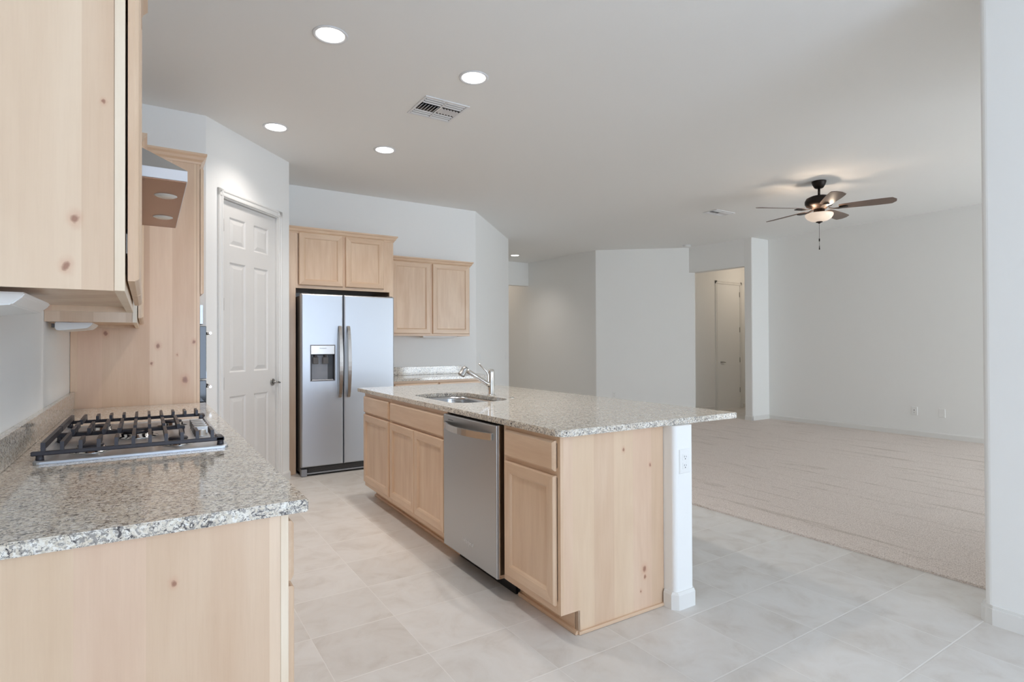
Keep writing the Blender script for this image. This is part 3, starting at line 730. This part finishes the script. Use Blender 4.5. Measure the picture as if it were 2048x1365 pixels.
for bx, by, br in ((-.16, 2.43, .042), (.10, 2.43, .036), (-.03, 2.72, .055), (-.16, 3.00, .036), (.10, 3.00, .042)):
    mb = MB(); mb.lathe([(br + .018, 0), (br + .016, .004), (br, .006), (br, .016), (br - .006, .018), (0, .018)], (bx, by, ZB)); bn = mb.build('burner', 'chrome', ck)
    mb = MB(); mb.lathe([(br * .86, .018), (br * .9, .022), (br * .8, .027), (0, .029)], (bx, by, ZB)); mb.build('burner_cap', 'iron', bn)
def grate(yo, ym):
    """one cast grate: outer bar at yo, inner bar at ym, plate-like fingers between; cut back on the right for the knobs"""
    mb = MB(); zb0, zb1, zt = CT + .024, CT + .038, CT + .064; d = 1 if ym > yo else -1
    x0, x1 = -.284, .212; n = 11; xs = [x0 + .012 + (x1 - x0 - .024) * i / (n - 1) for i in range(n)]
    def bar(y, xa, xb): mb.box(xa, xb, min(y, y + d * .012), max(y, y + d * .012), zb0, zb1, .003)
    bar(yo, x0 - .018, x1 + .026); bar(ym - d * .012, x0, .135)
    pl = [(x1 + .002, yo), (x1 + .026, yo), (x1 + .026, yo + d * .065), (x1 + .014, yo + d * .085), (x1 + .002, yo + d * .085)]
    mb.prism(pl, zb0, zb1, .003)
    def finger(x, ya, yb, w=.0052, foot_a=True, foot_b=False):
        s_ = 1 if yb > ya else -1
        pr = [(ya, zb0 + .002), (ya + s_ * .004, zt), (yb, zt), (yb + (s_ * .004 if foot_b else 0), zt - .020 if not foot_b else zb0 + .002), (yb - s_ * .012, zt - .020 if not foot_b else zb0 + .002), (ya + s_ * .016, zt - .020), (ya + s_ * .012, zb0 + .002)]
        b = bmesh.new(); k_ = len(pr)
        A_ = [b.verts.new((x - w, p, q)) for p, q in pr]; B_ = [b.verts.new((x + w, p, q)) for p, q in pr]
        b.faces.new(A_); b.faces.new(B_[::-1])
        for k in range(k_): b.faces.new((A_[k], B_[k], B_[(k + 1) % k_], A_[(k + 1) % k_]))
        bmesh.ops.recalc_face_normals(b, faces=b.faces[:]); mb.merge(b)
    for i, x in enumerate(xs):
        L_ = abs(ym - yo)
        if i == 0: finger(x, yo, ym - d * .004, .006); continue
        finger(x, yo, yo + d * (.235 if i in (1, 5, 7) else .175 if i in (6,) else .115 if i < 9 else .120))
        if x < .13: finger(x, ym, ym - d * (.17 if i in (3, 4, 8) else .11))
    for fx_ in (x0 + .004, x1 + .014):
        mb.tube([(fx_, yo + d * .008, ZB + .0005), (fx_, yo + d * .008, zb0 + .002)], [.012, .010], 10)
    mb.tube([(x0 + .012, ym - d * .006, ZB + .0005), (x0 + .012, ym - d * .006, zb0 + .002)], [.010, .008], 10); mb.tube([(.125, ym - d * .006, ZB + .0005), (.125, ym - d * .006, zb0 + .002)], [.010, .008], 10)
    mb.build('grate', 'iron', ck)
grate(2.285, 2.712); grate(3.152, 2.722)
for k in range(5):
    y = 2.600 + .062 * k; mb = MB(); kx = .186
    mb.lathe([(.024, 0), (.024, .004), (.020, .007), (.0185, .022), (.017, .024), (0, .024)], (kx, y, ZB))
    mb.box(kx - .026, kx + .026, y - .006, y + .006, ZB + .008, ZB + .040, .003); mb.build('control_knob', 'handle', ck)

# upper cabinets on the left wall
UZ0, UZ1, XU = 1.392, 2.30, -.036
CROWN = [(0, -.03), (.006, -.03), (.010, -.018), (.022, -.006), (.028, .010), (.040, .022), (.040, .034), (0, .034)]
def upper(label, y0, y1, doors, crown_end, UZ1):
    r = thing('upper_cabinet', label, 'cabinet', (-.2, (y0 + y1) / 2, UZ0), 0, 'wall cabinets on the left wall')
    mb = MB(); e = .012
    mb.box(XW + .001, XU - .0185, y0, y0 + e, UZ0, UZ1).box(XW + .001, XU - .0185, y1 - e, y1, UZ0, UZ1)
    mb.box(XW + .001, XU - .0185, y0 + e, y1 - e, UZ0 + .018, UZ0 + .03).box(XW + .001, XU - .0185, y0 + e, y1 - e, UZ1 - .012, UZ1)
    mb.box(XW + .001, XW + .013, y0 + e, y1 - e, UZ0 + .03, UZ1 - .012).box(XW + .001, XW + .06, y0 + e, y1 - e, UZ0, UZ0 + .018)
    mb.build('carcass', 'panel', r)
    mb = MB(); mb.box(XU - .018, XU, y0 - .0006, y0 + .022, UZ0, UZ1, .001, 1).box(XU - .018, XU, y1 - .022, y1, UZ0, UZ1, .001, 1)
    mb.box(XU - .018, XU - .0005, y0 + .022, y1 - .022, UZ0, UZ0 + .04).box(XU - .018, XU - .0005, y0 + .022, y1 - .022, UZ1 - .04, UZ1)
    mb.build('face_frame', 'edge', r)
    for a, b in doors:
        d = cab_door('cabinet_door', TL(a, UZ0 + .023, XU + .004), b - a, UZ1 - UZ0 - .045, r)
        for z in (UZ0 + .10, UZ1 - .10):
            mb = MB(); hy = a if a == doors[0][0] else b; s = 1 if a == doors[0][0] else -1
            mb.box(XU, XU + .010, hy + s * .001, hy + s * .012, z - .022, z + .022, .002); mb.tube([(XU + .005, hy + s * .004, z - .03), (XU + .005, hy + s * .004, z + .03)], .004, 8); mb.build('hinge', 'nickel', d)
    mb = MB(); mb.sweep(CROWN, ([(XW + .002, y0)] if crown_end else []) + [(XU, y0), (XU, y1)], UZ1)
    mb.build('crown_moulding', 'wy', r)
    return r
upper('maple wall cabinet nearest the camera, hung on the left wall', 1.380, 2.255, [(1.402, 1.812), (1.820, 2.235)], True, 2.385)
upper('maple wall cabinet between the range hood and the oven cabinet', 3.175, 4.167, [(3.195, 3.665), (3.673, 4.145)], False, 2.258)
for lb, y0, y1 in (('white under-cabinet light below the nearest left wall cabinet', 1.50, 1.86), ('white under-cabinet light below the wall cabinet past the hood', 3.24, 3.60)):
    r = thing('under_cabinet_light', lb, 'light', (-.25, y0, 1.35), 0, 'under-cabinet lights on the left wall')
    mb = MB(); zt = UZ0 - .0005
    b = bmesh.new(); pr = [(-.345, zt), (-.206, zt), (-.209, zt - .008), (-.228, zt - .026), (-.335, zt - .038), (-.345, zt - .030)]
    A_ = [b.verts.new((x, y0, z)) for x, z in pr]; B_ = [b.verts.new((x, y1, z)) for x, z in pr]
    b.faces.new(A_); b.faces.new(B_[::-1])
    for i in range(6): b.faces.new((A_[i], B_[i], B_[(i + 1) % 6], A_[(i + 1) % 6]))
    bmesh.ops.recalc_face_normals(b, faces=b.faces[:]); bmesh.ops.bevel(b, geom=b.edges[:], offset=.003, segments=2, affect='EDGES'); mb.merge(b); mb.build('housing', 'white', r)
    MB().box(-.358, -.3452, y0 + .01, y0 + .05, zt - .024, zt - .006, .002).build('switch_end', 'darkgrey', r)

# range hood
rh = thing('range_hood', 'stainless range hood with two round lamps on the left wall above the cooktop', 'range hood', (-.1, 2.7, 1.85))
HX1, HY0, HY1, HZ = .121, 2.263, 3.163, 1.851
mb = MB()
mb.box(XW + .001, HX1, HY0, HY1, HZ + .004, HZ + .041, .0015).build('canopy', 'hoodface', rh)
MB().box(XW + .004, HX1 - .003, HY0 + .003, HY1 - .003, HZ, HZ + .0045).build('underside', 'hoodunder', rh)
mb = MB(); b = bmesh.new()
lo = [b.verts.new(p) for p in ((XW + .001, HY0, HZ + .041), (HX1, HY0, HZ + .041), (HX1, HY1, HZ + .041), (XW + .001, HY1, HZ + .041))]
hi = [b.verts.new(p) for p in ((XW + .001, 2.55, 2.08), (-.115, 2.55, 2.08), (-.115, 2.88, 2.08), (XW + .001, 2.88, 2.08))]
for i in range(4): b.faces.new((lo[i], lo[(i + 1) % 4], hi[(i + 1) % 4], hi[i]))
b.faces.new(lo[::-1]); b.faces.new(hi); mb.merge(b); mb.build('hood_slope', 'hoodgrey', rh)
MB().box(XW + .001, -.115, 2.55, 2.88, 2.08, 2.36).build('chimney', 'hoodgrey', rh)
MB().box(XW + .02, -.005, HY0 + .03, HY1 - .03, HZ - .0015, HZ + .0002).build('filter', 'hoodunder', rh)
for y in (2.50, 2.92):
    mb = MB(); mb.lathe([(0, -.006), (.026, -.006), (.034, -.002), (.038, 0), (.038, .001)], (.062, y, HZ - .0005)); mb.build('hood_lamp', 'hoodlamp', rh)

# tall oven cabinet with double wall oven
TX, TZ = .292, 2.475
TY0, TY1 = 4.172, 4.886
tcb = thing('oven_cabinet', 'tall maple oven cabinet with a knotty side panel at the end of the left counter', 'cabinet', (0, 4.5, 0))
mb = MB(); mb.box(XW + .002, TX - .0185, TY0, TY0 + .012, .001, TZ); mb.build('side_panel', 'panel', tcb)['label'] = 'knotty pinkish side panel'
MB().box(XW + .002, XW + .036, TY0 - .003, TY0 - .0002, 1.016, TZ).build('filler_strip', 'wz', tcb)
mb = MB(); mb.box(XW + .002, TX - .02, TY1 - .012, TY1, .001, TZ).box(XW + .002, TX - .02, TY0 + .014, TY1 - .012, TZ - .012, TZ).box(XW + .002, XW + .014, TY0 + .014, TY1 - .012, .001, TZ - .012)
mb.box(XW + .016, TX - .02, TY0 + .014, TY1 - .014, .001, .12).box(XW + .016, TX - .02, TY0 + .014, TY1 - .014, 1.60, 1.62).build('carcass', 'wz', tcb)
mb = MB(); mb.box(TX - .018, TX, TY0 - .0006, TY0 + .03, .105, TZ, .001, 1).box(TX - .018, TX, TY1 - .03, TY1, .105, TZ, .001, 1)
for a, b in ((.105, .40), (1.56, 1.64), (2.42, TZ)): mb.box(TX - .018, TX - .0005, TY0 + .03, TY1 - .03, a, b)
mb.build('face_frame', 'wz', tcb)
for a, b in ((TY0 + .012, 4.525), (4.533, TY1 - .012)): cab_door('cabinet_door', TL(a, 1.622, TX + .004), b - a, .82, tcb)
cab_slab('drawer_front', TL(TY0 + .012, .13, TX), TY1 - TY0 - .024, .25, tcb)
mb = MB(); mb.sweep(CROWN, [(XW + .01, TY0), (TX, TY0), (TX, TY1)], TZ + .018)
mb.build('crown_moulding', 'wx', tcb)
ov = thing('wall_oven', 'stainless double wall oven set in the tall cabinet front, seen edge-on', 'oven', (.2, 4.53, .45))
MB().box(-.25, TX + .001, TY0 + .04, TY1 - .04, .43, 1.552).build('oven_body', 'darkgrey', ov)
MB().box(TX + .001, TX + .022, TY0 + .032, TY1 - .032, 1.424, 1.552, .003).build('control_panel', 'steel', ov)
MB().box(TX + .0215, TX + .0235, TY0 + .09, TY1 - .09, 1.445, 1.53).build('display', 'glassblack', ov)
for z0, z1 in ((1.065, 1.412), (.44, 1.055)):
    d = MB().box(TX + .001, TX + .040, TY0 + .032, TY1 - .032, z0, z1, .003).build('oven_door', 'glassblack', ov)
    MB().box(TX + .0395, TX + .042, TY0 + .034, TY1 - .034, z0 + .005, z0 + .05).build('door_rail', 'steel', d)
    mb = MB(); z = z1 - .045; mb.tube([(TX + .066, TY0 + .06, z), (TX + .066, TY1 - .06, z)], .009, 12)
    for yy in (TY0 + .09, TY1 - .09): mb.tube([(TX + .04, yy, z), (TX + .066, yy, z)], .007, 10)
    mb.build('oven_handle', 'handle', d)

# ================================================================== REFRIGERATOR WALL
fr = thing('refrigerator', 'stainless steel side-by-side refrigerator with an ice and water dispenser', 'refrigerator', (1.73, 6.0, 0))
FY, FX0, FX1, FXS = 5.705, 1.264, 2.212, 1.675
MB().box(FX0 + .004, FX1 - .004, FY + .068, 6.42, .03, 1.775, .004).build('cabinet_body', 'darkgrey', fr)
T = basis((0, FY + .062, 0), (1, 0, 0), (0, -1, 0))
R_ = [(0, 0), (0, .050), (.004, .058), (.012, .062)]
mb = MB(); w = FXS - .004 - FX0; z0, z1 = .090, 1.792
mb.nest(T, w, z1 - z0, R_, ox=FX0, oz=z0, cap=False)
# front face of the freezer door round the dispenser opening
ho = (FX0 + .012, z0 + .012, FX0 + w - .012, z1 - .012); hi_ = (1.347, .928, 1.592, 1.290)
P = lambda x, z, d=.062: T @ Vector((x, z, d))
A_ = [P(ho[0], ho[1]), P(ho[2], ho[1]), P(ho[2], ho[3]), P(ho[0], ho[3])]; B_ = [P(hi_[0], hi_[1]), P(hi_[2], hi_[1]), P(hi_[2], hi_[3]), P(hi_[0], hi_[3])]
for i in range(4): mb.face([A_[i], A_[(i + 1) % 4], B_[(i + 1) % 4], B_[i]])
fd = mb.build('freezer_door', 'steel', fr)
mb = MB(); mb.nest(T, FX1 - FXS - .004, z1 - z0, R_, ox=FXS + .004, oz=z0); rd = mb.build('refrigerator_door', 'steel', fr)
dp = MB(); dp.nest(T, hi_[2] - hi_[0], hi_[3] - hi_[1], [(0, .0625), (.003, .0640), (.006, .0640), (.008, .060)], ox=hi_[0], oz=hi_[1], cap=False, back=False)
dsp = dp.build('dispenser', 'greyplastic', fd)
mb = MB(); mb.box(hi_[0] + .008, hi_[2] - .008, FY - .0012, FY + .03, 1.195, hi_[3] - .008, .002); mb.build('dispenser_panel', 'handle', fd)
mb = MB()       # recess: five inner faces
x0, x1, a, b_, yf, yb = hi_[0] + .008, hi_[2] - .008, hi_[1] + .008, 1.195, FY + .003, FY + .055
mb.face([(x0, yb, a), (x1, yb, a), (x1, yb, b_), (x0, yb, b_)]); mb.face([(x0, yf, a), (x1, yf, a), (x1, yb, a), (x0, yb, a)])
mb.face([(x0, yf, b_), (x0, yb, b_), (x1, yb, b_), (x1, yf, b_)]); mb.face([(x0, yf, a), (x0, yb, a), (x0, yb, b_), (x0, yf, b_)]); mb.face([(x1, yf, a), (x1, yf, b_), (x1, yb, b_), (x1, yb, a)])
mb.build('recess', 'logodark', fd)
mb = MB(); mb.box(x0 + .018, x1 - .055, yb - .006, yb - .0005, a + .006, b_ - .01, .002); mb.build('recess_back', 'greyplastic', fd)
for xx in (1.405, 1.50):
    mb = MB(); mb.box(xx - .026, xx + .026, FY + .014, FY + .022, 1.100, 1.168, .003); mb.tube([(xx, FY + .02, 1.168), (xx, FY + .03, 1.19)], .015, 12); mb.build('dispenser_paddle', 'darkgrey', fd)
mb = MB(); mb.box(x0 + .01, x1 - .01, FY + .004, yb - .006, a + .001, a + .010, .002).build('drip_tray', 'handle', fd)
text('logo', 'Whirlpool', .016, basis((1.47, FY - .0018, 1.255), (1, 0, 0), (0, -1, 0)), 'logodark', fd, .0003)
for xx, dpar, s in ((1.634, fd, -1), (1.720, rd, 1)):
    mb = MB(); b = bmesh.new(); rr = []
    for k in range(17):
        q = k / 16; z = .762 + .714 * q; out = .022 + .043 * math.sin(math.pi * q) ** .7; wd = .0145 + .006 * math.sin(math.pi * q)
        rr.append([b.verts.new((xx + a, FY - out + c, z)) for a, c in ((-wd, .004), (-wd * .88, -.006), (wd * .88, -.006), (wd, .004))])
    for A_, B_ in zip(rr, rr[1:]):
        for i in range(4): f = b.faces.new((A_[i], A_[(i + 1) % 4], B_[(i + 1) % 4], B_[i])); f.smooth = False
    b.faces.new(rr[0]); b.faces.new(rr[-1]); bmesh.ops.recalc_face_normals(b, faces=b.faces[:]); mb.merge(b)
    for z in (.770, 1.468): mb.box(xx - .012, xx + .012, FY - .024, FY + .0005, z - .012, z + .012, .003)
    mb.build('handle', 'handle', dpar)
mb = MB(); mb.box(FX0 + .02, FX1 - .02, FY + .030, FY + .066, .022, .086); gk = mb.build('base_grille', 'black', fr)
for k in range(4):
    MB().box(FX0 + .07, FX1 - .07, FY + .024, FY + .0305, .040 + .011 * k, .0445 + .011 * k).build('louvre', 'darkgrey', gk)
MB().box(FX0 + .055, FX1 - .055, FY + .014, FY + .03, .018, .032, .003).build('kick_bar', 'greyplastic', fr)
for xx in (FX0 + .001, FX1 - .055): MB().box(xx, xx + .054, FY + .004, FY + .060, .002, .072, .005).build('foot_cover', 'greyplastic', fr)
mb = MB(); mb.box(FX0 + .01, FX0 + .07, FY + .02, FY + .12, 1.7755, 1.800, .004); mb.build('hinge_cover', 'darkgrey', fr)
mb = MB(); mb.box(FX1 - .07, FX1 - .01, FY + .02, FY + .12, 1.7755, 1.800, .004); mb.build('hinge_cover', 'darkgrey', fr)

# enclosure and over-fridge cabinet
EY = 5.870
ec = thing('refrigerator_cabinet', 'maple cabinet with two doors above and around the refrigerator', 'cabinet', (1.73, 6.1, 0))
mb = MB(); mb.box(1.158, 1.248, EY, EY + .019, .001, 2.44, .001, 1).box(1.2475, 1.268, EY + .002, EY + .019, 1.858, 2.44)
mb.box(2.222, 2.268, EY, EY + .019, .001, 2.44, .001, 1).box(2.15, 2.2225, EY + .0003, EY + .019, 1.858, 2.44)
mb.box(1.267, 2.151, EY + .0006, EY + .0188, 1.858, 1.90, mi=1).box(1.267, 2.151, EY + .0006, EY + .0188, 2.405, 2.44, mi=1)
mb.box(1.70, 1.752, EY + .0008, EY + .0187, 1.89, 2.41)
mb.build('face_frame', ['wz', 'wx'], ec)
MB().box(1.229, 1.2478, EY + .0195, 6.488, .001, 2.44).build('side_panel', 'wz', ec)
MB().box(2.25, 2.268, EY + .0195, 6.488, .001, 2.44).build('side_panel', 'wz', ec)
MB().box(1.2485, 2.2495, EY + .019, 6.486, 1.862, 2.436).build('carcass', 'wz', ec)
T2 = lambda x, z, y=EY: basis((x, y, z), (1, 0, 0), (0, -1, 0))
cab_door('cabinet_door', T2(1.276, 1.888), .438, .532, ec, 'wx'); cab_door('cabinet_door', T2(1.742, 1.888), .414, .532, ec, 'wx')
mb = MB(); mb.sweep(CROWN, [(1.158, EY), (2.268, EY), (2.268, 6.485)], 2.436)
mb.build('crown_moulding', 'wx', ec)

UY = 6.170
fu = thing('upper_cabinet', 'maple two-door wall cabinet right of the refrigerator, above the back counter', 'cabinet', (2.83, 6.3, 1.39))
MB().box(2.270, 3.378, UY + .019, 6.488, 1.412, 2.26).box(2.27, 2.282, UY + .019, 6.488, 1.392, 1.412).box(3.366, 3.378, UY + .019, 6.488, 1.392, 1.412).build('carcass', 'wz', fu)
mb = MB(); mb.box(2.270, 2.39, UY, UY + .019, 1.392, 2.275, .001, 1).box(3.362, 3.380, UY, UY + .019, 1.392, 2.275, .001, 1).box(2.84, 2.875, UY, UY + .019, 1.43, 2.26, .001, 1)
mb.box(2.39, 3.362, UY + .0005, UY + .018, 1.392, 1.43, mi=1).box(2.39, 3.362, UY + .0005, UY + .018, 2.245, 2.275, mi=1).build('face_frame', ['wz', 'wx'], fu)
cab_door('cabinet_door', T2(2.362, 1.418, UY), .480, .842, fu, 'wx'); cab_door('cabinet_door', T2(2.872, 1.418, UY), .498, .842, fu, 'wx')
mb = MB(); mb.sweep(CROWN, [(2.270, UY), (3.380, UY), (3.380, 6.485)], 2.278)
mb.build('crown_moulding', 'wx', fu)
r = thing('under_cabinet_light', 'white under-cabinet light below the wall cabinet right of the refrigerator', 'light', (3.0, 6.25, 1.37))
MB().box(2.80, 3.22, 6.28, 6.38, 1.372, 1.411, .005).build('housing', 'white', r)

# back counter beside the refrigerator
bc = thing('base_cabinet', 'maple base cabinet under the back counter right of the refrigerator', 'cabinet', (2.9, 6.2, 0))
BY = 5.905
MB().box(2.272, 3.39, BY + .019, 6.486, .105, CB - .001).box(2.272, 3.39, BY + .09, 6.48, .001, .105).build('carcass', 'wz', bc)
mb = MB(); mb.box(2.272, 2.30, BY, BY + .0185, .105, CB - .001).box(3.362, 3.39, BY, BY + .0185, .105, CB - .001).box(2.80, 2.84, BY, BY + .0185, .105, CB - .001)
for a, b in RAILS: mb.box(2.30, 3.362, BY + .0005, BY + .018, a, b)
mb.build('face_frame', 'wx', bc)
for xa, xb in ((2.285, 2.812), (2.828, 3.378)):
    cab_slab('drawer_front', T2(xa, .722, BY), xb - xa, .134, bc, 'wx'); cab_door('cabinet_door', T2(xa, .142, BY), xb - xa, .566, bc, 'wx')
mb = MB(); slab_hole(mb, [(2.270, 5.868), (3.44, 5.868), (3.60, 6.20), (3.62, 6.40), (3.62, 6.489), (2.270, 6.489)], None, CB, CT)
tag(mb.build('granite_countertop', 'granite'), 'short speckled granite countertop right of the refrigerator', 'countertop', 'granite countertops')
tag(MB().box(2.270, 3.425, 6.469, 6.489, CT + .0005, 1.016, .002).build('backsplash', 'granite'), 'granite backsplash strip on the back wall right of the refrigerator', 'backsplash', 'granite backsplashes')

# ================================================================== CEILING FITTINGS
def clone(root, loc, label, group=None):
    r = root.copy(); COL.objects.link(r); r.location = loc; r['label'] = label
    WM[r.name] = Matrix.Translation(loc)
    for ch in list(root.children):
        c = ch.copy(); COL.objects.link(c); c.parent = r
        for g in ch.children: d = g.copy(); COL.objects.link(d); d.parent = c
    return r
G = 'recessed ceiling lights'
dl = thing('recessed_light', 'x', 'light', (.878, 3.235, CEIL), 0, G)
mb = MB(); mb.lathe([(.098, -.0005), (.097, -.005), (.088, -.007), (.080, -.004), (.076, -.001), (.076, -.0005)], (.878, 3.235, CEIL), n=48); mb.build('trim_ring', 'whitemetal', dl)
mb = MB(); mb.lathe([(0, -.003), (.0765, -.003), (.0765, -.0008), (0, -.0008)], (.878, 3.235, CEIL), n=48); mb.build('lens', 'lens', dl)
LOC = [(.878, 3.235), (1.815, 3.245), (.878, 4.845), (1.808, 4.882), (6.10, 9.27)]
LAB = ['lit recessed ceiling light nearest the top edge, above the aisle', 'lit recessed ceiling light just above the large white ceiling vent', 'lit recessed ceiling light closest to the pantry door wall', 'lit recessed ceiling light in front of the refrigerator cabinets, smaller of the back pair', 'tiny lit recessed light over the far passage by the angled wall corner']
dl['label'] = LAB[0]
for (x, y), lb in list(zip(LOC, LAB))[1:]: clone(dl, (x, y, CEIL), lb)
def point(name, loc, p, col, r=.06, spot=False):
    l = bpy.data.lights.new(name, 'SPOT' if spot else 'POINT'); l.energy = p; l.color = col; l.shadow_soft_size = r
    if spot: l.spot_size = math.radians(122); l.spot_blend = 1.0
    o = bpy.data.objects.new(name, l); o.location = loc; COL.objects.link(o); return o
WARM = (1.0, .93, .87)
for i, (x, y) in enumerate(LOC): point('recessed_light_beam', (x, y, CEIL - .02), 40 if y > 8 else (42 if i == 2 else 68), WARM, .07, True)
point('hall_light_beam', (9.9, 6.2, 2.6), 6, (1, .84, .68), .08); point('passage_light_beam', (6.0, 11.2, 2.7), 7, (1, .82, .66), .08)

def vent(label, x0, x1, y0, y1):
    r = thing('ceiling_vent', label, 'vent', ((x0 + x1) / 2, (y0 + y1) / 2, CEIL), 0, 'ceiling vents')
    z = CEIL; f = .018; mb = MB()
    for a in ((x0, x1, y0, y0 + f), (x0, x1, y1 - f, y1), (x0, x0 + f, y0 + f, y1 - f), (x1 - f, x1, y0 + f, y1 - f)): mb.box(*a, z - .008, z - .0005, .002)
    xm = (x0 + x1) / 2; mb.box(xm - .006, xm + .006, y0 + f, y1 - f, z - .008, z - .0005)
    mb.build('frame', 'whitemetal', r)
    MB().box(x0 + f, x1 - f, y0 + f, y1 - f, z - .0015, z - .0004).build('duct_opening', 'black', r)
    H = y1 - y0 - 2 * f
    for xa, xb in ((x0 + f + .003, xm - .008), (xm + .008, x1 - f - .003)):
        for k in range(3):       # slats throwing air to the near and the far side
            for s, yb in ((1, y0 + f + .008 + k * H * .105), (-1, y1 - f - .008 - k * H * .105)):
                mb = MB(); mb.extr([(.008, 0), (.007, .001), (-.007, -.005), (-.006, -.006)], (xa, yb + s * .006, z - .003), (xb, yb + s * .006, z - .003)); mb.build('slat', 'whitemetal', r)
        yc0, yc1 = y0 + f + H * .36, y1 - f - H * .36
        for k in range(6):
            xx = xa + (xb - xa) * (k + .5) / 6; mb = MB(); sg = -1 if xa < xm - .02 else 1
            mb.extr([(-.008 * sg, 0), (-.0065 * sg, .0012), (.008 * sg, -.010), (.0065 * sg, -.0112)], (xx, yc0, z - .003), (xx, yc1, z - .003)); mb.build('cross_slat', 'whitemetal', r)
    return r
vent('large white louvred ceiling vent among the kitchen recessed lights', 1.657, 2.008, 3.652, 4.000)
vent('small-looking white ceiling vent left of the ceiling fan', 6.26, 6.65, 4.705, 4.925)
sd = thing('smoke_detector', 'round white smoke detector on the ceiling before the far hall opening', 'smoke detector', (8.10, 6.72, CEIL))
mb = MB(); mb.lathe([(.070, -.0005), (.070, -.012), (.064, -.030), (.045, -.038), (0, -.040)], (8.10, 6.72, CEIL)); mb.build('housing', 'white', sd)
mb = MB(); mb.lathe([(.075, -.0005), (.075, -.006), (.071, -.007), (.071, -.0005)], (8.10, 6.72, CEIL)); mb.build('base_plate', 'whitemetal', sd)

# ceiling fan
FXc, FYc = 6.143, 3.307
fn = thing('ceiling_fan', 'dark bronze five-blade ceiling fan with a glowing frosted bowl light', 'ceiling fan', (FXc, FYc, CEIL))
def L(prof, name, mat, par, z=0): mb = MB(); mb.lathe(prof, (FXc, FYc, z), n=40, cap=(name != 'bowl_shade')); return mb.build(name, mat, par)
L([(.072, CEIL - .0005), (.072, CEIL - .012), (.062, CEIL - .040), (.045, CEIL - .070), (.030, CEIL - .078), (0, CEIL - .078)], 'ceiling_canopy', 'bronze', fn)
L([(.0125, CEIL - .07), (.0125, 2.885)], 'downrod', 'bronze', fn)
L([(.020, 2.90), (.045, 2.892), (.085, 2.884), (.125, 2.865), (.140, 2.835), (.140, 2.805), (.125, 2.780), (.085, 2.765), (.070, 2.745), (0, 2.745)], 'motor_housing', 'bronze', fn)
L([(.055, 2.746), (.055, 2.70), (.075, 2.695), (.080, 2.688), (.0, 2.688)], 'switch_housing', 'bronze', fn)
L([(.134, 2.694), (.138, 2.688), (.136, 2.672), (.118, 2.643), (.084, 2.622), (.045, 2.612), (0, 2.610), (0, 2.616), (.080, 2.628), (.112, 2.647), (.127, 2.672), (.129, 2.692)], 'bowl_shade', 'lampglass', fn)
L([(.0, 2.611), (.020, 2.610), (.034, 2.608), (.032, 2.602), (.012, 2.596), (.010, 2.590), (0, 2.588)], 'finial', 'bronze', fn)
mb = MB(); mb.tube([(FXc, FYc, 2.59), (FXc, FYc, 2.42)], .0018, 6); mb.tube([(FXc, FYc, 2.425), (FXc, FYc, 2.395)], .006, 8); mb.tube([(FXc, FYc, 2.395), (FXc, FYc, 2.345)], .0016, 6); mb.tube([(FXc, FYc, 2.348), (FXc, FYc, 2.305)], [.003, .006, ], 8); mb.build('pull_chain', 'bronze', fn)
for k in range(5):
    a = math.radians(151 - 72 * k)
    Tb = Matrix.Translation((FXc, FYc, 2.752)) @ Matrix.Rotation(a, 4, 'Z') @ Matrix.Rotation(math.radians(-12), 4, 'X')
    mb = MB(); b = bmesh.new(); pr = []
    for q in range(0, 15):      # outline of half the blade
        s_ = q / 14; x = .185 + .515 * s_
        wd = .052 + .020 * min(1, s_ * 1.6)
        if s_ < .08: wd *= .8 + 2.5 * s_
        if s_ > .88: wd *= math.sqrt(max(0, 1 - ((s_ - .88) / .12) ** 2)) * .6 + .4 if s_ < 1 else .35
        pr.append((x, wd))
    ol = [(x, w_) for x, w_ in pr] + [(x, -w_) for x, w_ in pr[::-1]]
    A_ = [b.verts.new((x, y, .003)) for x, y in ol]; B_ = [b.verts.new((x, y, -.003)) for x, y in ol]
    b.faces.new(A_); b.faces.new(B_[::-1])
    for i in range(len(ol)): b.faces.new((A_[i], B_[i], B_[(i + 1) % len(ol)], A_[(i + 1) % len(ol)]))
    bmesh.ops.recalc_face_normals(b, faces=b.faces[:]); mb.merge(b, None, Tb); bl = mb.build('blade', 'blade', fn)
    mb = MB(); b = bmesh.new(); Ti = Matrix.Translation((FXc, FYc, 2.752)) @ Matrix.Rotation(a, 4, 'Z')
    ol = [(.09, .016), (.14, .012), (.18, .030), (.255, .034), (.27, .02), (.27, -.02), (.255, -.034), (.18, -.030), (.14, -.012), (.09, -.016)]
    zz = [0, -.012, -.014, -.010, -.010, -.010, -.010, -.014, -.012, 0]
    A_ = [b.verts.new((x, y, z_ + .0)) for (x, y), z_ in zip(ol, zz)]; B_ = [b.verts.new((x, y, z_ - .006)) for (x, y), z_ in zip(ol, zz)]
    for A2 in (A_, B_[::-1]):
        n_ = len(A2)
        for i in range(n_ // 2 - 1): b.faces.new((A2[i], A2[i + 1], A2[n_ - 2 - i], A2[n_ - 1 - i]))
    for i in range(len(ol)): b.faces.new((A_[i], B_[i], B_[(i + 1) % len(ol)], A_[(i + 1) % len(ol)]))
    bmesh.ops.recalc_face_normals(b, faces=b.faces[:]); mb.merge(b, None, Ti); mb.build('blade_iron', 'bronze', bl)
for k in range(3): point('fan_bulb', (FXc + .108 * math.cos(2.1 * k + .6), FYc + .108 * math.sin(2.1 * k + .6), 2.684), 3, (1.0, .80, .62), .012)
bpy.context.view_layer.update()
